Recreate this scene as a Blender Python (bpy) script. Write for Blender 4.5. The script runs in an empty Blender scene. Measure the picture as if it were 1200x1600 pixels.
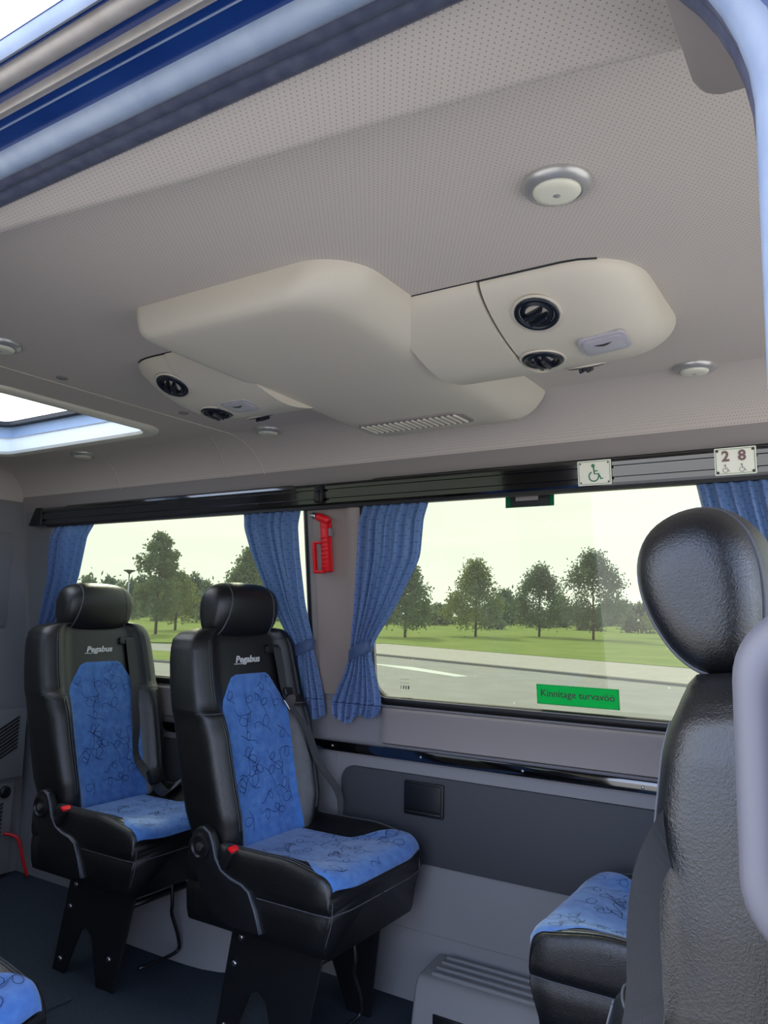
import bpy, bmesh, math, random
import numpy as np
from mathutils import Vector, Matrix

random.seed(11)
SC = bpy.context.scene
COL = SC.collection
PI = math.pi

# ------------------------------------------------------------------ camera
yaw, pit, rol = math.radians(32.3), math.radians(7.4), math.radians(1.2)
Fv = Vector((-math.sin(yaw) * math.cos(pit), math.cos(yaw) * math.cos(pit), math.sin(pit)))
R0 = Vector((math.cos(yaw), math.sin(yaw), 0)); U0 = R0.cross(Fv)
Rv = R0 * math.cos(rol) + U0 * math.sin(rol); Uv = U0 * math.cos(rol) - R0 * math.sin(rol)
cam = bpy.data.cameras.new('camera'); camo = bpy.data.objects.new('camera', cam); COL.objects.link(camo)
camo.matrix_world = Matrix(((Rv.x, Uv.x, -Fv.x, 0), (Rv.y, Uv.y, -Fv.y, 0), (Rv.z, Uv.z, -Fv.z, 1.18), (0, 0, 0, 1)))
cam.sensor_fit = 'VERTICAL'; cam.sensor_height = 36; cam.lens = 1202 * 36 / 1600
cam.clip_start = .02; cam.clip_end = 2000
SC.camera = camo
SC.view_settings.view_transform = 'Standard'; SC.view_settings.look = 'None'
SC.view_settings.gamma = 1; SC.view_settings.use_curve_mapping = False
SC.view_settings.exposure = 0.85

# ------------------------------------------------------------------ sky and sun
SUN_DIR = Vector((-.58, .62, .62)).normalized()
W = bpy.data.worlds.new('sky'); SC.world = W; W.use_nodes = True
nt = W.node_tree; N = nt.nodes; L = nt.links
for n in list(N): N.remove(n)
tc = N.new('ShaderNodeTexCoord')
dot = N.new('ShaderNodeVectorMath'); dot.operation = 'DOT_PRODUCT'; dot.inputs[1].default_value = SUN_DIR
L.new(tc.outputs['Generated'], dot.inputs[0])
haze = N.new('ShaderNodeMapRange'); haze.interpolation_type = 'SMOOTHSTEP'
haze.inputs['From Min'].default_value = -.35; haze.inputs['From Max'].default_value = .85
L.new(dot.outputs['Value'], haze.inputs['Value'])
sep = N.new('ShaderNodeSeparateXYZ'); L.new(tc.outputs['Generated'], sep.inputs[0])
hor = N.new('ShaderNodeMapRange'); hor.inputs['From Min'].default_value = 0; hor.inputs['From Max'].default_value = .45
hor.inputs['To Min'].default_value = .5; hor.inputs['To Max'].default_value = 0
L.new(sep.outputs['Z'], hor.inputs['Value'])
mx = N.new('ShaderNodeMath'); mx.operation = 'MAXIMUM'
L.new(haze.outputs[0], mx.inputs[0]); L.new(hor.outputs[0], mx.inputs[1])
mp = N.new('ShaderNodeMapping'); mp.inputs['Scale'].default_value = (2.2, 2.2, 16)
L.new(tc.outputs['Generated'], mp.inputs[0])
cl = N.new('ShaderNodeTexNoise'); cl.inputs['Scale'].default_value = 1.4; cl.inputs['Detail'].default_value = 5
L.new(mp.outputs[0], cl.inputs['Vector'])
clr = N.new('ShaderNodeMapRange'); clr.inputs['From Min'].default_value = .45; clr.inputs['From Max'].default_value = .7
clr.inputs['To Max'].default_value = .45
L.new(cl.outputs['Fac'], clr.inputs['Value'])
mc = N.new('ShaderNodeMix'); mc.data_type = 'RGBA'
mc.inputs[6].default_value = (.85, 1.38, 2.65, 1); mc.inputs[7].default_value = (3.1, 3.1, 3.05, 1)
L.new(mx.outputs[0], mc.inputs[0])
mc2 = N.new('ShaderNodeMix'); mc2.data_type = 'RGBA'; mc2.inputs[7].default_value = (3.7, 3.6, 3.5, 1)
L.new(clr.outputs[0], mc2.inputs[0]); L.new(mc.outputs[2], mc2.inputs[6])
bg = N.new('ShaderNodeBackground'); bg.inputs['Strength'].default_value = 1.0
L.new(mc2.outputs[2], bg.inputs['Color'])
wo = N.new('ShaderNodeOutputWorld'); L.new(bg.outputs[0], wo.inputs['Surface'])

sd = bpy.data.lights.new('sun', 'SUN'); sd.energy = 5.5; sd.angle = math.radians(4); sd.color = (1, .93, .82)
so = bpy.data.objects.new('sun', sd); COL.objects.link(so)
so.rotation_euler = SUN_DIR.to_track_quat('Z', 'Y').to_euler(); so.location = (-30, 40, 40)

# ------------------------------------------------------------------ materials
def lin(c):
    if isinstance(c, str):
        c = [int(c[i:i + 2], 16) / 255 for i in (0, 2, 4)]
        c = [x / 12.92 if x <= .04045 else ((x + .055) / 1.055) ** 2.4 for x in c]
    return (c[0], c[1], c[2], 1)
def mat(name, color, rough=.6, metal=0, spec=.5, bump=None, var=None, sheen=0, coat=0):
    """bump=(scale, strength, distance); var=(scale, other colour, amount)"""
    m = bpy.data.materials.new(name); m.use_nodes = True
    t = m.node_tree; b = t.nodes['Principled BSDF']
    b.inputs['Base Color'].default_value = lin(color); b.inputs['Roughness'].default_value = rough
    b.inputs['Metallic'].default_value = metal; b.inputs['Specular IOR Level'].default_value = spec
    if sheen: b.inputs['Sheen Weight'].default_value = sheen
    if coat: b.inputs['Coat Weight'].default_value = coat
    tcn = t.nodes.new('ShaderNodeTexCoord')
    if var:
        n = t.nodes.new('ShaderNodeTexNoise'); n.inputs['Scale'].default_value = var[0]; n.inputs['Detail'].default_value = 5
        t.links.new(tcn.outputs['Object'], n.inputs['Vector'])
        r = t.nodes.new('ShaderNodeMapRange'); r.inputs['From Min'].default_value = .35; r.inputs['From Max'].default_value = .65
        r.inputs['To Max'].default_value = var[2]
        t.links.new(n.outputs['Fac'], r.inputs['Value'])
        x = t.nodes.new('ShaderNodeMix'); x.data_type = 'RGBA'
        x.inputs[6].default_value = lin(color); x.inputs[7].default_value = lin(var[1])
        t.links.new(r.outputs[0], x.inputs[0]); t.links.new(x.outputs[2], b.inputs['Base Color'])
    if bump:
        n = t.nodes.new('ShaderNodeTexNoise'); n.inputs['Scale'].default_value = bump[0]; n.inputs['Detail'].default_value = 3
        t.links.new(tcn.outputs['Object'], n.inputs['Vector'])
        bn = t.nodes.new('ShaderNodeBump'); bn.inputs['Strength'].default_value = bump[1]; bn.inputs['Distance'].default_value = bump[2]
        t.links.new(n.outputs['Fac'], bn.inputs['Height']); t.links.new(bn.outputs[0], b.inputs['Normal'])
    return m
M = {}
# headliner with a staggered grid of punched dots
def headliner():
    m = mat('headliner', 'c6bcb4', .9, spec=.2); t = m.node_tree; b = t.nodes['Principled BSDF']
    g = t.nodes.new('ShaderNodeTexCoord'); s = t.nodes.new('ShaderNodeSeparateXYZ'); t.links.new(g.outputs['Object'], s.inputs[0])
    def mth(op, a, c=None):
        q = t.nodes.new('ShaderNodeMath'); q.operation = op
        for i, v in enumerate((a, c)):
            if v is None: continue
            if isinstance(v, (int, float)): q.inputs[i].default_value = v
            else: t.links.new(v, q.inputs[i])
        return q.outputs[0]
    px, py = .0075, .0058
    row = mth('FLOOR', mth('DIVIDE', s.outputs['Y'], py))
    off = mth('MULTIPLY', mth('MODULO', row, 2), .5)
    u = mth('SUBTRACT', mth('FRACT', mth('ADD', mth('DIVIDE', s.outputs['X'], px), off)), .5)
    v = mth('SUBTRACT', mth('FRACT', mth('DIVIDE', s.outputs['Y'], py)), .5)
    d = mth('SQRT', mth('ADD', mth('MULTIPLY', mth('MULTIPLY', u, u), (px / py) ** 2), mth('MULTIPLY', v, v)))
    r = t.nodes.new('ShaderNodeMapRange'); r.inputs['From Min'].default_value = .12; r.inputs['From Max'].default_value = .2
    t.links.new(d, r.inputs['Value'])
    x = t.nodes.new('ShaderNodeMix'); x.data_type = 'RGBA'; x.inputs[6].default_value = lin('928a86'); x.inputs[7].default_value = lin('c6bcb4')
    t.links.new(r.outputs[0], x.inputs[0]); t.links.new(x.outputs[2], b.inputs['Base Color'])
    return m
M['liner'] = headliner()
M['cream'] = mat('cream_plastic', 'c8c0b2', .5, bump=(900, .08, .001))
M['cream2'] = mat('cream_gloss', 'd8d2c2', .35)
M['lilac'] = mat('pale_lilac_plastic', 'a6a2aa', .4)
M['wall'] = mat('grey_wall_plastic', '8b8380', .6, bump=(600, .12, .001))
M['wall2'] = mat('grey_lower_wall', '807d7f', .65, bump=(500, .12, .001))
M['rear'] = mat('grey_rear_plastic', '7f7d7c', .65, bump=(600, .1, .001))
M['pillar'] = mat('taupe_pillar_plastic', '988a82', .55, bump=(700, .1, .001))
M['dark_panel'] = mat('charcoal_vinyl_panel', '3b3c40', .7, bump=(700, .25, .001))
M['carpet'] = mat('dark_carpet', '2b3037', .95, spec=.1, bump=(420, .8, .004), var=(260, '48505a', .7))
M['track'] = mat('black_anodised_track', '0a0a0b', .09, spec=.9, coat=.8)
M['blackgloss'] = mat('black_gloss_rail', '08080a', .08, spec=.9, coat=.8)
M['blackplastic'] = mat('black_plastic', '101114', .42)
M['blackmetal'] = mat('black_painted_steel', '0c0d0f', .38, var=(60, '15171a', .6))
M['rubber'] = mat('black_rubber', '0a0a0b', .5)
M['steel'] = mat('brushed_steel', 'b4b4b4', .3, metal=1)
M['silver'] = mat('silver_plastic', 'b8b6b4', .32, metal=.55)
M['lens'] = mat('frosted_lens', 'dcd9c8', .35)
M['vent'] = mat('dark_blue_vent_plastic', '141a26', .35)
M['red'] = mat('red_plastic', 'd81420', .4)
M['redbtn'] = mat('red_button', 'e6101e', .35)
M['belt'] = mat('black_belt_webbing', '1b1c1f', .6, bump=(900, .4, .001), sheen=.3)
M['stitch'] = mat('grey_thread', '4b4d52', .7)
M['thread'] = mat('navy_printed_thread', '0f2350', .8)
M['silverthread'] = mat('silver_embroidery', 'c9c9c6', .5)
M['sign'] = mat('cream_sign_plate', 'e9e6d2', .45)
M['signgreen'] = mat('green_ink', '2e7a52', .6)
M['signdark'] = mat('dark_ink', '3c3234', .6)
M['signbrown'] = mat('brown_marker_ink', '7a5f5c', .6)
M['paint'] = mat('dark_blue_car_paint', '11306e', .22, spec=.6, coat=.6, var=(14, '1c3f80', .5))
M['alu'] = mat('dull_aluminium_rail', 'a29c98', .45, metal=.3, var=(40, 'b5b0ad', .6), bump=(90, .15, .002))
M['seal'] = mat('blue_grey_rubber_seal', '7f8da6', .42, var=(30, '93a0b4', .6))
M['sealdark'] = mat('dusty_dark_seal', '3d4158', .55, var=(45, '565a6c', .7), bump=(120, .3, .003))
M['grey_trim'] = mat('grey_trim', '8d8482', .55)
M['handle'] = mat('pale_grey_handle', '5c5b63', .5)
M['handle_in'] = mat('grey_recess', '474b54', .5)
M['white'] = mat('white_plastic', 'eeeeec', .4)
M['bluegrey'] = mat('blue_grey_frame', '8d9db0', .4)

def leather():
    m = mat('black_leather', '090a0c', .37, spec=.65); t = m.node_tree; b = t.nodes['Principled BSDF']
    g = t.nodes.new('ShaderNodeTexCoord')
    v = t.nodes.new('ShaderNodeTexVoronoi'); v.feature = 'DISTANCE_TO_EDGE'; v.inputs['Scale'].default_value = 300
    n0 = t.nodes.new('ShaderNodeTexNoise'); n0.inputs['Scale'].default_value = 60; n0.inputs['Detail'].default_value = 3
    a = t.nodes.new('ShaderNodeMix'); a.data_type = 'VECTOR'; a.inputs[0].default_value = .03
    t.links.new(g.outputs['Object'], n0.inputs['Vector'])
    t.links.new(g.outputs['Object'], a.inputs[4]); t.links.new(n0.outputs['Color'], a.inputs[5])
    t.links.new(a.outputs[1], v.inputs['Vector'])
    n = t.nodes.new('ShaderNodeTexNoise'); n.inputs['Scale'].default_value = 420; n.inputs['Detail'].default_value = 4
    t.links.new(g.outputs['Object'], n.inputs['Vector'])
    n2 = t.nodes.new('ShaderNodeTexNoise'); n2.inputs['Scale'].default_value = 22; n2.inputs['Detail'].default_value = 6; n2.inputs['Roughness'].default_value = .7
    t.links.new(g.outputs['Object'], n2.inputs['Vector'])
    s = t.nodes.new('ShaderNodeMath'); s.operation = 'MULTIPLY_ADD'; s.inputs[1].default_value = .8
    t.links.new(v.outputs['Distance'], s.inputs[0]); t.links.new(n.outputs['Fac'], s.inputs[2])
    s2 = t.nodes.new('ShaderNodeMath'); s2.operation = 'MULTIPLY_ADD'; s2.inputs[1].default_value = .45
    t.links.new(n2.outputs['Fac'], s2.inputs[0]); t.links.new(s.outputs[0], s2.inputs[2])
    bn = t.nodes.new('ShaderNodeBump'); bn.inputs['Strength'].default_value = .32; bn.inputs['Distance'].default_value = .0016
    t.links.new(s2.outputs[0], bn.inputs['Height']); t.links.new(bn.outputs[0], b.inputs['Normal'])
    return m
M['leather'] = leather()
M['velour'] = mat('blue_velour', '3c66a6', .85, spec=.2, sheen=.35, var=(38, '4f7cb8', .8), bump=(700, .3, .001))

def curtain_mat():
    m = bpy.data.materials.new('blue_curtain_satin'); m.use_nodes = True; t = m.node_tree; b = t.nodes['Principled BSDF']
    b.inputs['Roughness'].default_value = .55; b.inputs['Sheen Weight'].default_value = .3
    uv = t.nodes.new('ShaderNodeUVMap')
    br = t.nodes.new('ShaderNodeTexBrick'); br.inputs['Scale'].default_value = 1
    br.offset = .5; br.inputs['Brick Width'].default_value = .034; br.inputs['Row Height'].default_value = .014
    br.inputs['Mortar Size'].default_value = .0
    sp = t.nodes.new('ShaderNodeSeparateXYZ'); t.links.new(uv.outputs[0], sp.inputs[0])
    def mth(op, a, c=None):
        q = t.nodes.new('ShaderNodeMath'); q.operation = op
        for i, v in enumerate((a, c)):
            if v is None: continue
            if isinstance(v, (int, float)): q.inputs[i].default_value = v
            else: t.links.new(v, q.inputs[i])
        return q.outputs[0]
    t.nodes.remove(br)
    row = mth('FLOOR', mth('DIVIDE', sp.outputs['Y'], .011))
    fu = mth('FRACT', mth('ADD', mth('DIVIDE', sp.outputs['X'], .03), mth('MULTIPLY', mth('MODULO', row, 3), .34)))
    fv = mth('FRACT', mth('DIVIDE', sp.outputs['Y'], .011))
    msk = mth('MULTIPLY', mth('LESS_THAN', fu, .3), mth('LESS_THAN', fv, .3))
    msk = mth('MULTIPLY', msk, .65)
    x = t.nodes.new('ShaderNodeMix'); x.data_type = 'RGBA'; x.inputs[6].default_value = lin('5b74a0'); x.inputs[7].default_value = lin('16294f')
    t.links.new(msk, x.inputs[0]); t.links.new(x.outputs[2], b.inputs['Base Color'])
    tr = t.nodes.new('ShaderNodeBsdfTranslucent'); tr.inputs[0].default_value = lin('44689f')
    ms = t.nodes.new('ShaderNodeMixShader'); ms.inputs[0].default_value = .22
    t.links.new(b.outputs[0], ms.inputs[1]); t.links.new(tr.outputs[0], ms.inputs[2])
    t.links.new(ms.outputs[0], t.nodes['Material Output'].inputs['Surface'])
    return m
M['curtain'] = curtain_mat()

def glass_mat(name, tint, dust):
    m = bpy.data.materials.new(name); m.use_nodes = True; t = m.node_tree
    for n in list(t.nodes): t.nodes.remove(n)
    o = t.nodes.new('ShaderNodeOutputMaterial')
    tr = t.nodes.new('ShaderNodeBsdfTransparent'); tr.inputs[0].default_value = (*tint, 1)
    gl = t.nodes.new('ShaderNodeBsdfGlossy'); gl.inputs['Roughness'].default_value = .0
    lw = t.nodes.new('ShaderNodeLayerWeight'); lw.inputs['Blend'].default_value = .5
    pw = t.nodes.new('ShaderNodeMath'); pw.operation = 'POWER'; pw.inputs[1].default_value = 5; t.links.new(lw.outputs['Facing'], pw.inputs[0])
    fr = t.nodes.new('ShaderNodeMath'); fr.operation = 'MULTIPLY_ADD'; fr.inputs[1].default_value = .9; fr.inputs[2].default_value = .06; t.links.new(pw.outputs[0], fr.inputs[0])
    df = t.nodes.new('ShaderNodeBsdfTranslucent'); df.inputs[0].default_value = (.8, .8, .7, 1)
    m0 = t.nodes.new('ShaderNodeMixShader'); m0.inputs[0].default_value = dust
    g = t.nodes.new('ShaderNodeTexCoord'); sp = t.nodes.new('ShaderNodeTexNoise'); sp.inputs['Scale'].default_value = 90; sp.inputs['Detail'].default_value = 2
    t.links.new(g.outputs['Object'], sp.inputs['Vector'])
    r = t.nodes.new('ShaderNodeMapRange'); r.inputs['From Min'].default_value = .74; r.inputs['From Max'].default_value = .78
    r.inputs['To Min'].default_value = dust; r.inputs['To Max'].default_value = .12
    t.links.new(sp.outputs['Fac'], r.inputs['Value']); t.links.new(r.outputs[0], m0.inputs[0])
    m1 = t.nodes.new('ShaderNodeMixShader')
    t.links.new(tr.outputs[0], m0.inputs[1]); t.links.new(df.outputs[0], m0.inputs[2])
    t.links.new(fr.outputs[0], m1.inputs[0]); t.links.new(m0.outputs[0], m1.inputs[1]); t.links.new(gl.outputs[0], m1.inputs[2])
    t.links.new(m1.outputs[0], o.inputs['Surface'])
    return m
M['glass'] = glass_mat('tinted_green_glass', (.17, .191, .150), .012)
M['clear'] = glass_mat('hatch_glass', (.8, .85, .88), .02)

def trans_mat(name, col, f=.5):
    m = bpy.data.materials.new(name); m.use_nodes = True; t = m.node_tree; b = t.nodes['Principled BSDF']
    b.inputs['Base Color'].default_value = lin(col); b.inputs['Roughness'].default_value = .7; b.inputs['Specular IOR Level'].default_value = .2
    tr = t.nodes.new('ShaderNodeBsdfTranslucent'); tr.inputs[0].default_value = lin(col)
    ms = t.nodes.new('ShaderNodeMixShader'); ms.inputs[0].default_value = f
    t.links.new(b.outputs[0], ms.inputs[1]); t.links.new(tr.outputs[0], ms.inputs[2])
    t.links.new(ms.outputs[0], t.nodes['Material Output'].inputs['Surface'])
    return m
M['sticker'] = trans_mat('green_sticker_film', '2cc87c', .75)
M['sticker2'] = trans_mat('dark_green_sticker', '0f6a45', .3)
M['leaf'] = [trans_mat('leaf_a', '76855a', .35), trans_mat('leaf_b', '88905a', .35), trans_mat('leaf_c', '6a7a5a', .35)]
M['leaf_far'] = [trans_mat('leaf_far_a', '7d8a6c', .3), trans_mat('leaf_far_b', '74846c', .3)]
M['bark'] = mat('bark', '4a3f35', .9, var=(12, '5d5044', .6))
M['grass'] = mat('lawn_grass', '738739', .95, spec=.1, var=(.5, '8a9648', .8), bump=(8, .5, .05))
M['asphalt'] = mat('grey_asphalt', '8f8d88', .9, var=(1.2, 'a09e98', .6), bump=(60, .4, .01))
M['paving'] = mat('pale_paving', 'b5aea4', .9, var=(3, 'a39c92', .6))
M['kerb'] = mat('grey_kerb', '7d7973', .9)
M['roadpaint'] = mat('white_road_paint', 'dddcd4', .8)

# ------------------------------------------------------------------ mesh helpers
def fixn(me):
    bm = bmesh.new(); bm.from_mesh(me); bmesh.ops.recalc_face_normals(bm, faces=bm.faces); bm.to_mesh(me); bm.free()
def md(verts, faces, smooth=True, fix=True, auto=None):
    me = bpy.data.meshes.new('m'); me.from_pydata([tuple(v) for v in verts], [], faces); me.update()
    if fix: fixn(me)
    if smooth:
        me.polygons.foreach_set('use_smooth', [True] * len(me.polygons))
        if auto: me.set_sharp_from_angle(angle=math.radians(auto))
    return me
def ob(name, me, m=None, parent=None, label=None, cat=None, group=None, kind=None, loc=None, mtx=None):
    o = bpy.data.objects.new(name, me); COL.objects.link(o)
    if me is not None:
        if me.users == 1: me.name = name
        if m is not None and not me.materials: me.materials.append(M[m] if isinstance(m, str) else m)
    if parent is not None: o.parent = parent
    if loc is not None: o.location = loc
    if mtx is not None: o.matrix_local = mtx
    if label: o['label'] = label
    if cat: o['category'] = cat
    if group: o['group'] = group
    if kind: o['kind'] = kind
    return o
def empty(name, loc, label, cat, group=None, rz=0):
    o = ob(name, None, label=label, cat=cat, group=group, loc=loc); o.rotation_euler.z = rz; o.empty_display_size = .05
    return o
def box(x0, x1, y0, y1, z0, z1, bev=0, seg=2, mtx=None):
    bm = bmesh.new(); bmesh.ops.create_cube(bm, size=1)
    for v in bm.verts: v.co = Vector(((x0 + x1) / 2 + v.co.x * (x1 - x0), (y0 + y1) / 2 + v.co.y * (y1 - y0), (z0 + z1) / 2 + v.co.z * (z1 - z0)))
    if bev: bmesh.ops.bevel(bm, geom=bm.edges[:], offset=bev, segments=seg, affect='EDGES', profile=.5)
    if mtx: bm.transform(mtx)
    me = bpy.data.meshes.new('m'); bm.to_mesh(me); bm.free()
    if bev:
        me.polygons.foreach_set('use_smooth', [True] * len(me.polygons)); me.set_sharp_from_angle(angle=math.radians(35))
    return me
def join(*mes):
    bm = bmesh.new()
    for me in mes: bm.from_mesh(me)
    out = bpy.data.meshes.new('m'); bm.to_mesh(out); bm.free()
    for me in mes: bpy.data.meshes.remove(me)
    return out
def loft(rings, cap=True, close=True, smooth=True, auto=None, cap0=True, cap1=True):
    n = len(rings[0]); V = [p for r in rings for p in r]; Fc = []
    for i in range(len(rings) - 1):
        for j in range(n if close else n - 1):
            k = (j + 1) % n; Fc.append((i * n + j, i * n + k, (i + 1) * n + k, (i + 1) * n + j))
    if cap and close:
        for i, on in ((0, cap0), (len(rings) - 1, cap1)):
            if not on: continue
            c = len(V); V.append(tuple(sum(Vector(p)[q] for p in rings[i]) / n for q in range(3)))
            for j in range(n): Fc.append((i * n + j, i * n + (j + 1) % n, c))
    return md(V, Fc, smooth, True, auto)
def grid(fn, us, vs, smooth=True):
    V = [fn(u, v) for u in us for v in vs]; n = len(vs); Fc = []
    for i in range(len(us) - 1):
        for j in range(n - 1): Fc.append((i * n + j, i * n + j + 1, (i + 1) * n + j + 1, (i + 1) * n + j))
    return md(V, Fc, smooth, False)
def tube(pts, r, n=6, closed=False, cap=True):
    P = [Vector(p) for p in pts]; rings = []; prev = None
    for i, p in enumerate(P):
        if closed: t = P[(i + 1) % len(P)] - P[i - 1]
        else: t = P[min(i + 1, len(P) - 1)] - P[max(i - 1, 0)]
        t.normalize()
        if prev is None:
            a = t.orthogonal().normalized()
        else:
            a = prev - t * prev.dot(t)
            a = a.normalized() if a.length > 1e-6 else t.orthogonal().normalized()
        prev = a; b = t.cross(a); rr = r[i] if isinstance(r, (list, tuple)) else r
        rings.append([p + (a * math.cos(2 * PI * k / n) + b * math.sin(2 * PI * k / n)) * rr for k in range(n)])
    if closed: rings.append(rings[0])
    return loft(rings, cap and not closed, True)
def strap(pts, wdirs, w, th=.0018):
    rings = []
    P = [Vector(p) for p in pts]
    for i, p in enumerate(P):
        t = (P[min(i + 1, len(P) - 1)] - P[max(i - 1, 0)]).normalized(); d = Vector(wdirs[i]).normalized(); nn = t.cross(d).normalized()
        rings.append([p - d * w / 2 - nn * th / 2, p + d * w / 2 - nn * th / 2, p + d * w / 2 + nn * th / 2, p - d * w / 2 + nn * th / 2])
    return loft(rings, smooth=False)
def smoothpts(P, k=6):
    P = [Vector(p) for p in P]; out = []
    for i in range(len(P) - 1):
        a, b, c, d = P[max(i - 1, 0)], P[i], P[i + 1], P[min(i + 2, len(P) - 1)]
        for j in range(k):
            t = j / k
            out.append(.5 * ((2 * b) + (c - a) * t + (2 * a - 5 * b + 4 * c - d) * t * t + (3 * b - a - 3 * c + d) * t ** 3))
    out.append(P[-1]); return out
def prism(poly, fn0, fn1, bev=0, seg=2):
    """2D polygon extruded between two mappings (u,v)->xyz"""
    n = len(poly); V = [fn0(*p) for p in poly] + [fn1(*p) for p in poly]
    Fc = [tuple(range(n)), tuple(range(2 * n - 1, n - 1, -1))] + [(i, i + n, (i + 1) % n + n, (i + 1) % n) for i in range(n)]
    me = md(V, Fc, False)
    if bev:
        bm = bmesh.new(); bm.from_mesh(me)
        ed = [e for e in bm.edges if len(e.link_faces) == 2 and e.calc_face_angle(0) > .6]
        bmesh.ops.bevel(bm, geom=ed, offset=bev, segments=seg, affect='EDGES', profile=.5); bm.to_mesh(me); bm.free()
        me.polygons.foreach_set('use_smooth', [True] * len(me.polygons)); me.set_sharp_from_angle(angle=math.radians(32))
    return me
def rrect(x0, x1, y0, y1, r, k=6):
    out = []
    for cx, cy, a in ((x1 - r, y1 - r, 0), (x0 + r, y1 - r, 90), (x0 + r, y0 + r, 180), (x1 - r, y0 + r, 270)):
        for i in range(k + 1):
            t = math.radians(a + 90 * i / k); out.append((cx + r * math.cos(t), cy + r * math.sin(t)))
    return out
def holed(outer, holes, fn):
    """planar sheet with holes, mapped by fn(u,v)"""
    bm = bmesh.new(); ed = []
    for loop in [outer] + holes:
        vs = [bm.verts.new((p[0], p[1], 0)) for p in loop]
        for i in range(len(vs)): ed.append(bm.edges.new((vs[i], vs[(i + 1) % len(vs)])))
    bmesh.ops.triangle_fill(bm, use_beauty=True, use_dissolve=False, edges=ed)
    for v in bm.verts: v.co = Vector(fn(v.co.x, v.co.y))
    me = bpy.data.meshes.new('m'); bm.to_mesh(me); bm.free(); return me
def text(body, size, shear=0, ext=.0004, align='CENTER', bold=0):
    c = bpy.data.curves.new('t', 'FONT'); c.body = body; c.size = size; c.shear = shear; c.extrude = ext; c.align_x = align; c.align_y = 'CENTER'; c.resolution_u = 3; c.offset = bold
    o = bpy.data.objects.new('t', c); COL.objects.link(o); bpy.context.view_layer.update()
    me = bpy.data.meshes.new_from_object(o.evaluated_get(bpy.context.evaluated_depsgraph_get()))
    bpy.data.objects.remove(o); bpy.data.curves.remove(c); return me
def frame_m(o, ex, ey, ez=None):
    ex = Vector(ex).normalized(); ey = Vector(ey).normalized(); ez = ex.cross(ey).normalized() if ez is None else Vector(ez)
    ey = ez.cross(ex)
    return Matrix(((ex.x, ey.x, ez.x, o[0]), (ex.y, ey.y, ez.y, o[1]), (ex.z, ey.z, ez.z, o[2]), (0, 0, 0, 1)))
def sstep(a, b, x):
    t = min(max((x - a) / (b - a), 0), 1); return t * t * (3 - 2 * t)
def IP(x, xs, ys): return float(np.interp(x, xs, ys))
def Yw(z): return 2.2 if z < .9 else 2.2 - .09 * (min(z, 1.7) - .9) / .73   # inner face of the leaning side wall

# ================================================================== GROUND OUTSIDE
GZ = -.6
ob('ground', grid(lambda u, v: (u, v, GZ - .03), np.linspace(-400, 400, 3), np.linspace(-400, 400, 3)), 'asphalt', kind='structure', label='grey asphalt road and car park around the bus')
def slab(name, poly, z, m, label):
    return ob(name, prism(poly, lambda u, v: (u, v, GZ - .2), lambda u, v: (u, v, z)), m, kind='structure', label=label)
lawn = [(-400, 27), (-31, 27), (-26, 29), (-23, 36.8), (-4.4, 28.6), (60, 0), (400, -150), (400, 400), (-400, 400)]
slab('lawn', lawn, GZ + .05, 'grass', 'green lawn behind the pavement outside the windows')
pave = [(-26, 29), (-18, 27.9), (-3.5, 21.9), (60, -5), (60, 0), (-4.4, 28.6), (-23, 36.8)]
slab('pavement', pave, GZ + .03, 'paving', 'pale paved footway between road and lawn')
kerb = [(-18.2, 27.7), (-3.6, 21.65), (60, -5.2), (60, -5), (-3.5, 21.9), (-18, 27.95)]
slab('kerb', kerb, GZ + .04, 'kerb', 'dark kerb along the paved footway')
slab('grass_strip', [(-300, 18), (-19, 18.2), (-17.5, 20.5), (-19, 21.8), (-300, 21.8)], GZ + .05, 'grass', 'strip of grass between the two roads')
slab('kerb', [(-300, 17.75), (-18.8, 17.95), (-19, 18.2), (-300, 18)], GZ + .04, 'kerb', 'kerb of the grass strip facing the bus')
slab('kerb', [(-300, 26.75), (-31, 26.75), (-31, 27), (-300, 27)], GZ + .04, 'kerb', 'far kerb below the lawn at the left window')
slab('road_marking', [(-15.5, 23.2), (-10.2, 20.2), (-10.0, 20.6), (-13.0, 22.6)], GZ - .02, 'roadpaint', 'white arrow painted on the road')

def leaf_cloud(n, size, prof, H, z0, R, seed, clumps=110, spread=.11):
    rnd = random.Random(seed); V = []; Fc = []; cs = []
    for _ in range(clumps):
        h = rnd.random() ** .8; a = rnd.uniform(0, 2 * PI); r = prof(h) * R * math.sqrt(rnd.uniform(.15, 1)); cs.append((r * math.cos(a), r * math.sin(a), z0 + h * H))
    for i in range(n):
        c = rnd.choice(cs); s = spread * R * 1.6
        p = Vector((c[0] + rnd.gauss(0, s * .6), c[1] + rnd.gauss(0, s * .6), c[2] + rnd.gauss(0, s * .6)))
        e = Vector((rnd.gauss(0, 1), rnd.gauss(0, 1), rnd.gauss(0, 1))).normalized(); f = e.orthogonal().normalized()
        e = e * size * rnd.uniform(.6, 1.3); f = f * size * rnd.uniform(.4, .8); b = len(V)
        V += [p - e, p + f, p + e, p - f]; Fc.append((b, b + 1, b + 2, b + 3))
    return md(V, Fc, False, False)
def cone(h): return max(0, min(1, (1 - h) ** .8 * 1.15)) * min(1, .45 + h * 4)
def oval(h): return math.sqrt(max(0, 1 - (2 * h - .9) ** 2)) if h < .95 else .2
def egg(h): return max(.05, math.sin(PI * min(1, h * .8 + .18)) ** .8 * (1.02 - .35 * h))
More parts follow.
